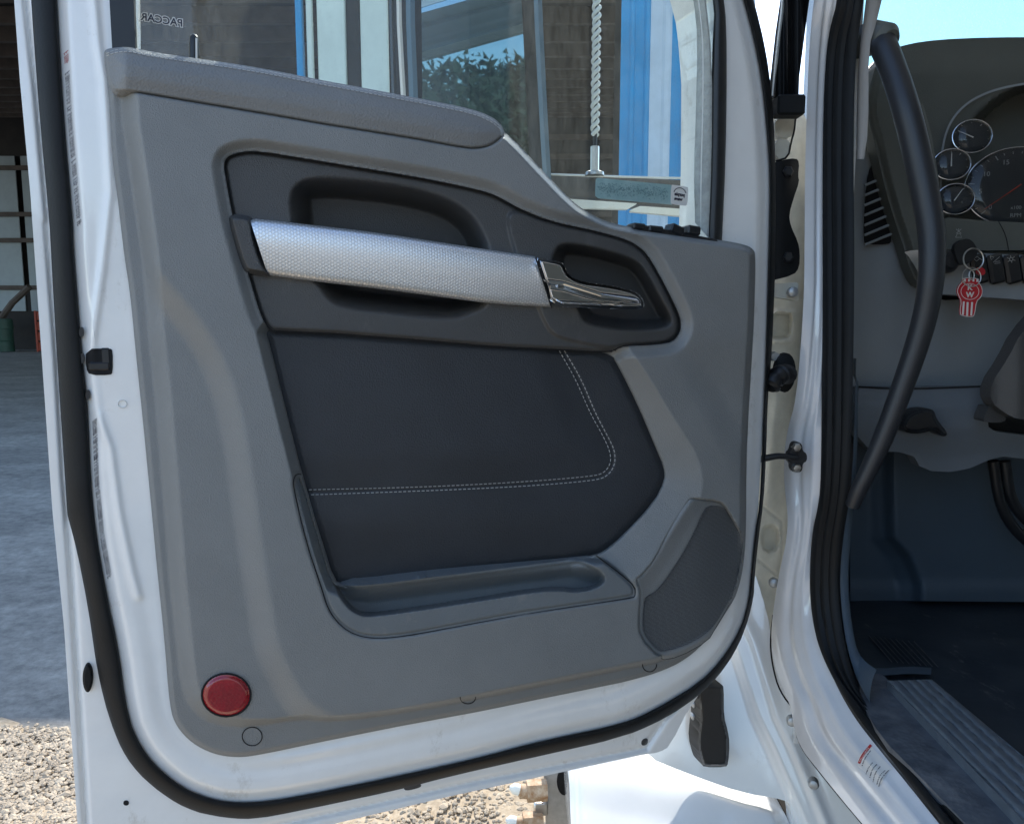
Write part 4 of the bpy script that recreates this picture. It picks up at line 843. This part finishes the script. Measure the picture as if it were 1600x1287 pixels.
# ---- side mirror outside the window, on its arm
MY = 1.62
def mp(x, y, Y=MY): return yplane(Y)(np.array(float(x)), np.array(float(y)))
mir = relief('side_mirror', [(607,-300),(848,-300),(842,-150),(835,0),(858,250),(860,420),(618,420)], lambda a, b: -.02+0*a, 'whitepl' if 0 else 'black', truck, pos=yplane(MY), step=8, skirt=.10, back=(0, -1, 0), smooth_it=1)
gp = gplane(list(mp(740, 100, MY-.012)), [-.02, -1, -.10])
v = gp(np.array([655., 663, 834, 815, 805]), np.array([-280., 400, 400, 0, -280])); mk('mirror_glass', v[[0, 1, 2, 3, 4]], [(0, 1, 2, 3, 4)], 'mirror', mir, smooth=False)
M['teal'] = new_mat('blue_grey_plastic', (.07, .13, .18), .4)
for nm, pts, mt, w in (('housing_edge', [(622,-280),(622,0),(630,150),(640,300)], 'lab_w', 8), ('housing_edge', [(612,-280),(611,0),(616,150),(622,300)], 'black', 8), ('housing_rim', [(642,-280),(640,0),(646,150),(652,300)], 'teal', 14), ('housing_rim', [(830,-280),(840,0),(850,200),(858,330)], 'teal', 13)):
    v, f = ribbon_geo(pts, w, yplane(MY-.024), 0, sm=1, thick=.006); mk(nm, v, f, mt, mir)
# antenna: spiral-wrapped rod on a flange, standing on the white-edged mounting bar
BY = 1.75
v0, v1 = mp(846, 272, BY), mp(1125, 283, BY)
def barf(y0a, y0b, y1a, y1b, xa=842, xb=1130): return [(xa, y0a), (xb, y0b), (xb, y1b), (xa, y1a)]
relief('mounting_bar', [(842,272),(1130,284),(1130,336),(842,300)], lambda a, b: .004*np.sin(b/9.), 'dashdk' if 0 else 'insert', truck, pos=yplane(BY), step=5, skirt=.08, back=(0, -1, 0), smooth_it=0)
v, f = ribbon_geo([(845,272),(930,275),(1000,277),(1130,280)], 3.5, yplane(BY-.01), 0, sm=0, thick=.003); mk('bar_edge', v, f, 'whitepl', truck)
relief('bar_lip', [(880,310),(996,318),(980,327),(900,325)], z0, 'whitepl', truck, pos=yplane(BY-.012), step=5, skirt=.02, back=(0, -1, 0), smooth_it=0)
relief('bar_lip', [(1000,322),(1090,328),(1090,340),(980,330)], z0, 'whitepl', truck, pos=yplane(BY-.012), step=5, skirt=.02, back=(0, -1, 0), smooth_it=0)
a0, a1 = mp(929, 270, BY-.02), mp(936, -260, BY-.02); L = np.linalg.norm(a1-a0); rod = []
tt = np.linspace(0, 1, 520); core = a0+(a1-a0)*tt[:, None]; 
rod.append(tube_geo(core, .0045, 10)); mk('antenna_rod', *merge(rod), 'black', truck)
hx = []; 
for ph in (0, math.pi):
    th = tt*2*math.pi*22+ph; w = .0055+.0008*np.sin(tt*190)
    P = core+np.stack([np.cos(th)*w, np.sin(th)*w, 0*th], 1); hx.append(tube_geo(P[60:], .0046, 8))
v, f = merge(hx); mk('antenna_spiral', v, f, 'whitepl', truck)
e = (a1-a0)/L; v, f = merge([tube_geo([a0, a0+e*.055], .0095, 8), tube_geo([a0-e*.006, a0+e*.001, a0+e*.004], [.021, .020, .012], 20)]); mk('antenna_base', v, f, 'steel', truck, angle=30)

# ================================================================== KEYCHAIN
kc0 = mp(1518, 400, 1.33)
key = empty('keychain', tuple(kc0), 'red and white striped metal key tag on rings hanging from the ignition key', 'keychain')
KY = 1.325; kp = yplane(KY)
def ringgeo(cx, cy, r, w, Y=KY, k=1.0):
    c = mp(cx, cy, Y); rr = r/F*Y; P = np.array([c+[rr*math.cos(t), rr*.15*math.sin(t), rr*k*math.sin(t)] for t in np.linspace(0, 2*math.pi, 41)]); return tube_geo(P, w, 8, False)
v, f = ringgeo(1521, 405, 15.5, .0013, k=1.05); mk('key_ring', v, f, 'steel', key)
v, f = ringgeo(1518, 433, 14.5, .0009, KY-.004); mk('key_ring', v, f, 'steel', key)
v, f = ringgeo(1518, 430, 4, .0009, KY-.005, 1.7); mk('key_link', v, f, 'steel', key)
relief('key_head', [(1490,385),(1500,375),(1515,372),(1526,385),(1528,398),(1515,412),(1500,415),(1494,402)], lambda a, b: 0*a, 'black', key, pos=yplane(1.34), step=2.5, skirt=.010, back=(0, -1, 0))
relief('red_cap', [(1530,416),(1539,420),(1540,428),(1534,431),(1528,427)], lambda a, b: 0*a, 'redtag', key, pos=yplane(1.34), step=1.5, skirt=.008, back=(0, -1, 0))
TAG = [(1504,434),(1530,435),(1529,441),(1534,447),(1536,456),(1533,465),(1526,470),(1523,492),(1519,495),(1506,494),(1499,491),(1502,470),(1498,463),(1495,455),(1498,446),(1504,441)]
relief('key_tag', TAG, lambda a, b: 0*a, 'redtag', key, pos=kp, step=1.5, skirt=.003, back=(0, -1, 0), smooth_it=1)
wl_ = []
for (xa, ya, xb, yb, w) in ((1508,436,1507.5,440,3), (1514,436,1514,440,3), (1521,436,1521,440,3), (1527,436.5,1526.5,440.5,2.4), (1506,471,1504.5,492,3), (1512,472,1511,493.5,3.2), (1519,472,1517.5,493,3)):
    wl_.append(ribbon_geo([(xa, ya), (xb, yb)], w, kp, .0004, sm=0, thick=.0003))
wl_.append(ribbon_geo(circ(1515.5, 455.5, 14, 12.5), .9, kp, .0004, closed=True, sm=0, thick=.0003)); wl_.append(ribbon_geo([(a+(1515-a)*.03, b) for a, b in TAG], 1.0, kp, .0003, closed=True, sm=1, thick=.0002))
wl_.append(text_geo('K', .0125, kp(np.array(1515.5), np.array(449.5), .0008), [1, 0, 0], [0, 0, 1], bold=.0004)); wl_.append(text_geo('W', .0125, kp(np.array(1515.5), np.array(461.), .0008), [1, 0, 0], [0, 0, 1], bold=.0004))
v, f = merge(wl_); mk('tag_lettering', v, f, 'lab_w', key, smooth=False)

# ================================================================== SURROUNDINGS
gm = bpy.data.materials.new('asphalt_yard'); gm.use_nodes = True; nt = gm.node_tree; b = nt.nodes['Principled BSDF']; b.inputs['Roughness'].default_value = .85
tc = nt.nodes.new('ShaderNodeTexCoord')
def noise(sc, det=8, rg=.6, stretch=None):
    n = nt.nodes.new('ShaderNodeTexNoise'); n.inputs['Scale'].default_value = sc; n.inputs['Detail'].default_value = det; n.inputs['Roughness'].default_value = rg
    if stretch:
        mpn = nt.nodes.new('ShaderNodeMapping'); mpn.inputs['Scale'].default_value = stretch; nt.links.new(tc.outputs['Object'], mpn.inputs[0]); nt.links.new(mpn.outputs[0], n.inputs['Vector'])
    else: nt.links.new(tc.outputs['Object'], n.inputs['Vector'])
    return n.outputs[0]
def ramp(f, a, ca, c, cc):
    r = nt.nodes.new('ShaderNodeValToRGB'); r.color_ramp.elements[0].position = a; r.color_ramp.elements[1].position = c; r.color_ramp.elements[0].color = (*ca, 1); r.color_ramp.elements[1].color = (*cc, 1); nt.links.new(f, r.inputs[0]); return r.outputs[0]
c1 = ramp(noise(.9, 8, .7, (1, 1, 1)), .35, (.19, .18, .16), .66, (.34, .32, .28)); c2 = ramp(noise(9, 12, .8), .38, (.45, .45, .44), .66, (1.5, 1.48, 1.42))
mx = nt.nodes.new('ShaderNodeMixRGB'); mx.blend_type = 'MULTIPLY'; mx.inputs[0].default_value = .7; nt.links.new(c1, mx.inputs[1]); nt.links.new(c2, mx.inputs[2]); nt.links.new(mx.outputs[0], b.inputs['Base Color'])
bp = nt.nodes.new('ShaderNodeBump'); bp.inputs['Strength'].default_value = .35; bp.inputs['Distance'].default_value = .008; nt.links.new(noise(70, 8, .8), bp.inputs['Height']); nt.links.new(bp.outputs[0], b.inputs['Normal'])
M['yard'] = gm
ground = mk('ground', [(-600,-600,0),(600,-600,0),(600,900,0),(-600,900,0)], [(0, 1, 2, 3)], 'yard', smooth=False); prop(ground, kind='structure')
# gravel: real stones in front, sandy sheet extended unseen behind for warm bounce
M['sand'] = new_mat('sandy_gravel', (.30, .23, .15), .9, colb=(.50, .41, .29), varscale=45, bump=(60, 1, 'n'))
gx, gy = np.meshgrid(np.r_[np.linspace(-18, -5, 12)[:-1], np.linspace(-5, 3, 160), np.linspace(3, 14, 12)[1:]], np.r_[np.linspace(-22, 0, 20)[:-1], np.linspace(0, 3.35, 150)]); 
edge = 2.93+.10*np.sin(gx*2.1)+.06*np.sin(gx*5.3+1)+.05*np.sin(gx*11)
z = .010+.006*np.sin(gx*9+gy*4)*np.sin(gy*7-gx*3)+RNG.normal(0, .003, gx.shape); z = z*np.clip((edge-gy)/.25, 0, 1)+.0*gx; z = np.where(gy > edge, -.02, z+.003)
sheet = mk('gravel', np.stack([gx, gy, z], -1).reshape(-1, 3), [q[::-1] for q in grid_faces(169, 182)], 'sand'); prop(sheet, kind='stuff')
M['stone'] = new_mat('gravel_stone', (.30, .24, .17), .85, colb=(.54, .45, .33), varscale=22, bump=(90, .5, 'n'))
ico = np.array([[0, 0, 1], [.89, 0, .45], [.28, .85, .45], [-.72, .53, .45], [-.72, -.53, .45], [.28, -.85, .45], [.72, .53, -.3], [-.28, .85, -.3], [-.89, 0, -.3], [-.28, -.85, -.3], [.72, -.53, -.3]])
icf = [(0,1,2),(0,2,3),(0,3,4),(0,4,5),(0,5,1),(1,6,2),(2,7,3),(3,8,4),(4,9,5),(5,10,1),(6,7,2),(7,8,3),(8,9,4),(9,10,5),(10,6,1)]
Vs = []; Fs = []; k = 0
for i in range(24000):
    if i % 3: x, y = random.uniform(-2.3, -1.2), random.uniform(2.0, 3.3)
    else: x, y = random.uniform(-1.2, .9), random.uniform(2.2, 3.3)
    if y > 2.92+.10*math.sin(x*2.1)+random.gauss(0, .03)-(random.random() < .12)*random.random()*.35: continue
    s = random.uniform(.004, .011)*(1 if random.random() < .93 else 1.6); a = random.random()*6.28
    v = ico*RNG.uniform(.7, 1.2, (11, 1))*np.array([s*random.uniform(.8, 1.4), s, s*.7]); c_, s_ = math.cos(a), math.sin(a)
    v = np.stack([v[:, 0]*c_-v[:, 1]*s_+x, v[:, 0]*s_+v[:, 1]*c_+y, v[:, 2]+.014], 1); Vs.append(v); Fs += [tuple(j+k for j in q) for q in icf]; k += 11
st = mk('gravel', np.concatenate(Vs), Fs, 'stone', smooth=False); prop(st, kind='stuff')
# open shed: sloping roof on purlins, back wall of pale sheets, posts
shed = empty('shed', (-6, 26, 0), 'large open brown shed with pale back panels beyond the truck', 'shed')
RY0, RY1 = 11.6, 41.0
def rz(y): return 7.48+(y-RY0)*.15
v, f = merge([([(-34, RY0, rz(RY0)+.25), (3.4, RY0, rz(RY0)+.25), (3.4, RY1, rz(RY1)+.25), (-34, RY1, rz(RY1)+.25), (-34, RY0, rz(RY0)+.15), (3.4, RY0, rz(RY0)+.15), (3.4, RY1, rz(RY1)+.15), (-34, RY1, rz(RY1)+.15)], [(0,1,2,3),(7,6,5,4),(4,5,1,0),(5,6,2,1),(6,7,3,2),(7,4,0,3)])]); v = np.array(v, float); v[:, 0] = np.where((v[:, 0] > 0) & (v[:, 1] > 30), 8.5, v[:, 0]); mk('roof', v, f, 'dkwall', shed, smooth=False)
for i in range(14):
    y = RY0+.6+i*2.1; xr = 3.3+(y-RY0)*.17; v, f = box_geo(((xr-34)/2, y, rz(y)-.05), (34+xr, .16, .36)); mk('purlin', v, f, 'beam', shed, smooth=False)
for x in (-31, -22.5, -14):
    for y in (12, 26, 40.4):
        v, f = box_geo((x, y, rz(y)/2-.1), (.32, .32, rz(y)-.2)); mk('post', v, f, 'beam', shed, smooth=False)
BW = 40.6
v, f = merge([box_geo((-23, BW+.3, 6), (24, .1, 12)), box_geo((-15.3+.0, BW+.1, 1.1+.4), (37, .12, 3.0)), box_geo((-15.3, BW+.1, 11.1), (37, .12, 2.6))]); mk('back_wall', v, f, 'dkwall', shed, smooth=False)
M['wpan'] = new_mat('translucent_panel', (.30, .35, .37), .5, var=.08, varscale=1.2)
for i in range(12):
    x = -33+i*1.75; 
    if x > -13: continue
    v, f = box_geo((x, BW, 5.9), (1.45, .06, 7.8)); mk('wall_panel', v, f, 'wpan', shed, smooth=False)
for z_ in (3.2, 5.6, 6.9, 9.2):
    v, f = box_geo((-23, BW-.12, z_), (22, .12, .22)); mk('girt', v, f, 'beam', shed, smooth=False)
for i in range(11):
    v, f = box_geo((-3.5, BW-.15, 1.2+i*.95), (23, .1, .26)); mk('girt', v, f, 'beam', shed, smooth=False)
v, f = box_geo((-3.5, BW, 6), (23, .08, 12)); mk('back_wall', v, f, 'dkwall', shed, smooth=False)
v, f = tube_geo([(-26.4, 39.5, 1.0), (-25.2, 39.4, 2.4), (-24.2, 39.3, 3.2)], .16, 8); mk('brace', v, f, 'beam', shed)
# pale sliding door leaves of the shed, seen through the window
def wx(px, Y): return (px-CX)/F*Y*1.0
YD = 11.3; kx = 1/(cp)   # depth scale near the horizon is close to 1
def col(name, a, b_, mat, y=YD, z1=9.0, par=shed):
    xa, xb = (a-CX)/F*y/(1), (b_-CX)/F*y; v, f = box_geo(((xa+xb)/2, y, z1/2), (xb-xa, .12, z1), bev=.015); return mk(name, v, f, mat, par, smooth=False)
for a, b_, mt, yy in ((512, 553, 'shedw', 11.3), (576, 616, 'shedw', 11.3), (480, 490, 'blue', 11.25), (496, 504, 'shedw', 11.25), (555, 575, 'dkwall', 11.4)):
    col('door_leaf', a, b_, mt, yy)
# blue ribbed building corner to the right of the shed
bld = empty('metal_building', (2.4, 11.4, 0), 'blue and pale striped ribbed metal building seen through the door window', 'building')
BYD = 11.0
def bx(px): return (px-CX)/F*BYD
edges = [(962, 1006, 'blue'), (1006, 1038, 'wsiding'), (1038, 1062, 'blue'), (1062, 1160, 'wsiding')]
for a, b_, mt in edges:
    xa, xb = bx(a), bx(b_); n = max(2, int((xb-xa)/.07)); V = []; 
    xs_ = []; 
    t = xa
    prof = [(0, 0), (.55, 0), (.68, -.028), (.87, -.028), (1, 0)]; nr = max(1, round((xb-xa)/.2)); w = (xb-xa)/nr
    for i in range(nr):
        for u, d in prof[:-1]: xs_.append((xa+(i+u)*w, d))
    xs_.append((xb, 0)); V = [(x, BYD+d, z_) for x, d in xs_ for z_ in (0, 7.9)]
    fcs = [(2*i, 2*i+2, 2*i+3, 2*i+1) for i in range(len(xs_)-1)]
    mk('siding', V, fcs, mt, bld, smooth=False)
v, f = merge([box_geo((2.3+.1, 11.6, 3.9), (1.75, 1.0, 7.8))]); mk('building_core', v, f, 'dkwall', bld, smooth=False)
v, f = box_geo((2.4, 11.3, 8.0), (2.1, 1.4, .2)); mk('roof', v, f, 'blue', bld, smooth=False)
# drum and crate in the far shed
dr = tube_geo([(0, 0, 0), (0, 0, .02), (0, 0, .5), (0, 0, .52), (0, 0, .55), (0, 0, 1.1), (0, 0, 1.12), (0, 0, 1.6), (0, 0, 1.62)], [.58, .62, .60, .64, .60, .60, .64, .60, .55], 24)
d = mk('drum', dr[0]+np.array([-25.2, 38.2, 0]), dr[1], 'green', angle=40); prop(d, 'dark green steel drum standing in the far shed left of the orange crate', 'drum')
cr_ = merge([box_geo((-22.9, 38.6, .25+i*.5), (1.0, .9, .42), bev=.03) for i in range(4)]+[box_geo((-22.9+sx*.42, 38.15, 1.0), (.08, .08, 2.0)) for sx in (-1, 1)])
d = mk('crate', *cr_, 'orange', smooth=False); prop(d, 'tall orange slatted crate standing beside the green drum in the shed', 'crate')
# trees behind the viewer: they show in the mirror and on the paint
M['leaf'] = new_mat('foliage', (.05, .065, .03), .7, colb=(.10, .11, .05), varscale=.8); M['trunk'] = new_mat('bark', (.10, .08, .06), .9, var=.2)
tv = []
for i in range(26):
    x, y, h, r = -70+i*5.2+random.uniform(-2, 2), -72+random.uniform(-5, 5), random.uniform(10, 11.5), random.uniform(4.5, 6)
    tv.append(tube_geo([(x, y, 0), (x+.1, y, h*.3), (x, y+.1, h*.6), (x+.1, y, h*.85)], [.3, .22, .14, .05], 6))
    n = 3000; d = RNG.normal(0, 1, (n, 3)); d /= np.linalg.norm(d, axis=1)[:, None]; rr = RNG.uniform(.1, 1, n)**.4
    lob = 1+.25*np.sin(d[:, 0]*4+x)*np.cos(d[:, 2]*5)+.12*np.sin(d[:, 1]*9)
    c = np.array([x, y, h*.55])+d*(rr*lob)[:, None]*np.array([r, r, h*.45]); a = RNG.normal(0, .42, (n, 3)); b_ = RNG.normal(0, .42, (n, 3))
    V = np.stack([c, c+a, c+b_], 1).reshape(-1, 3); tv.append((V, [(3*i_, 3*i_+1, 3*i_+2) for i_ in range(n)]))
v, f = merge(tv); prop(mk('treeline', v, f, 'leaf', smooth=False), kind='stuff')
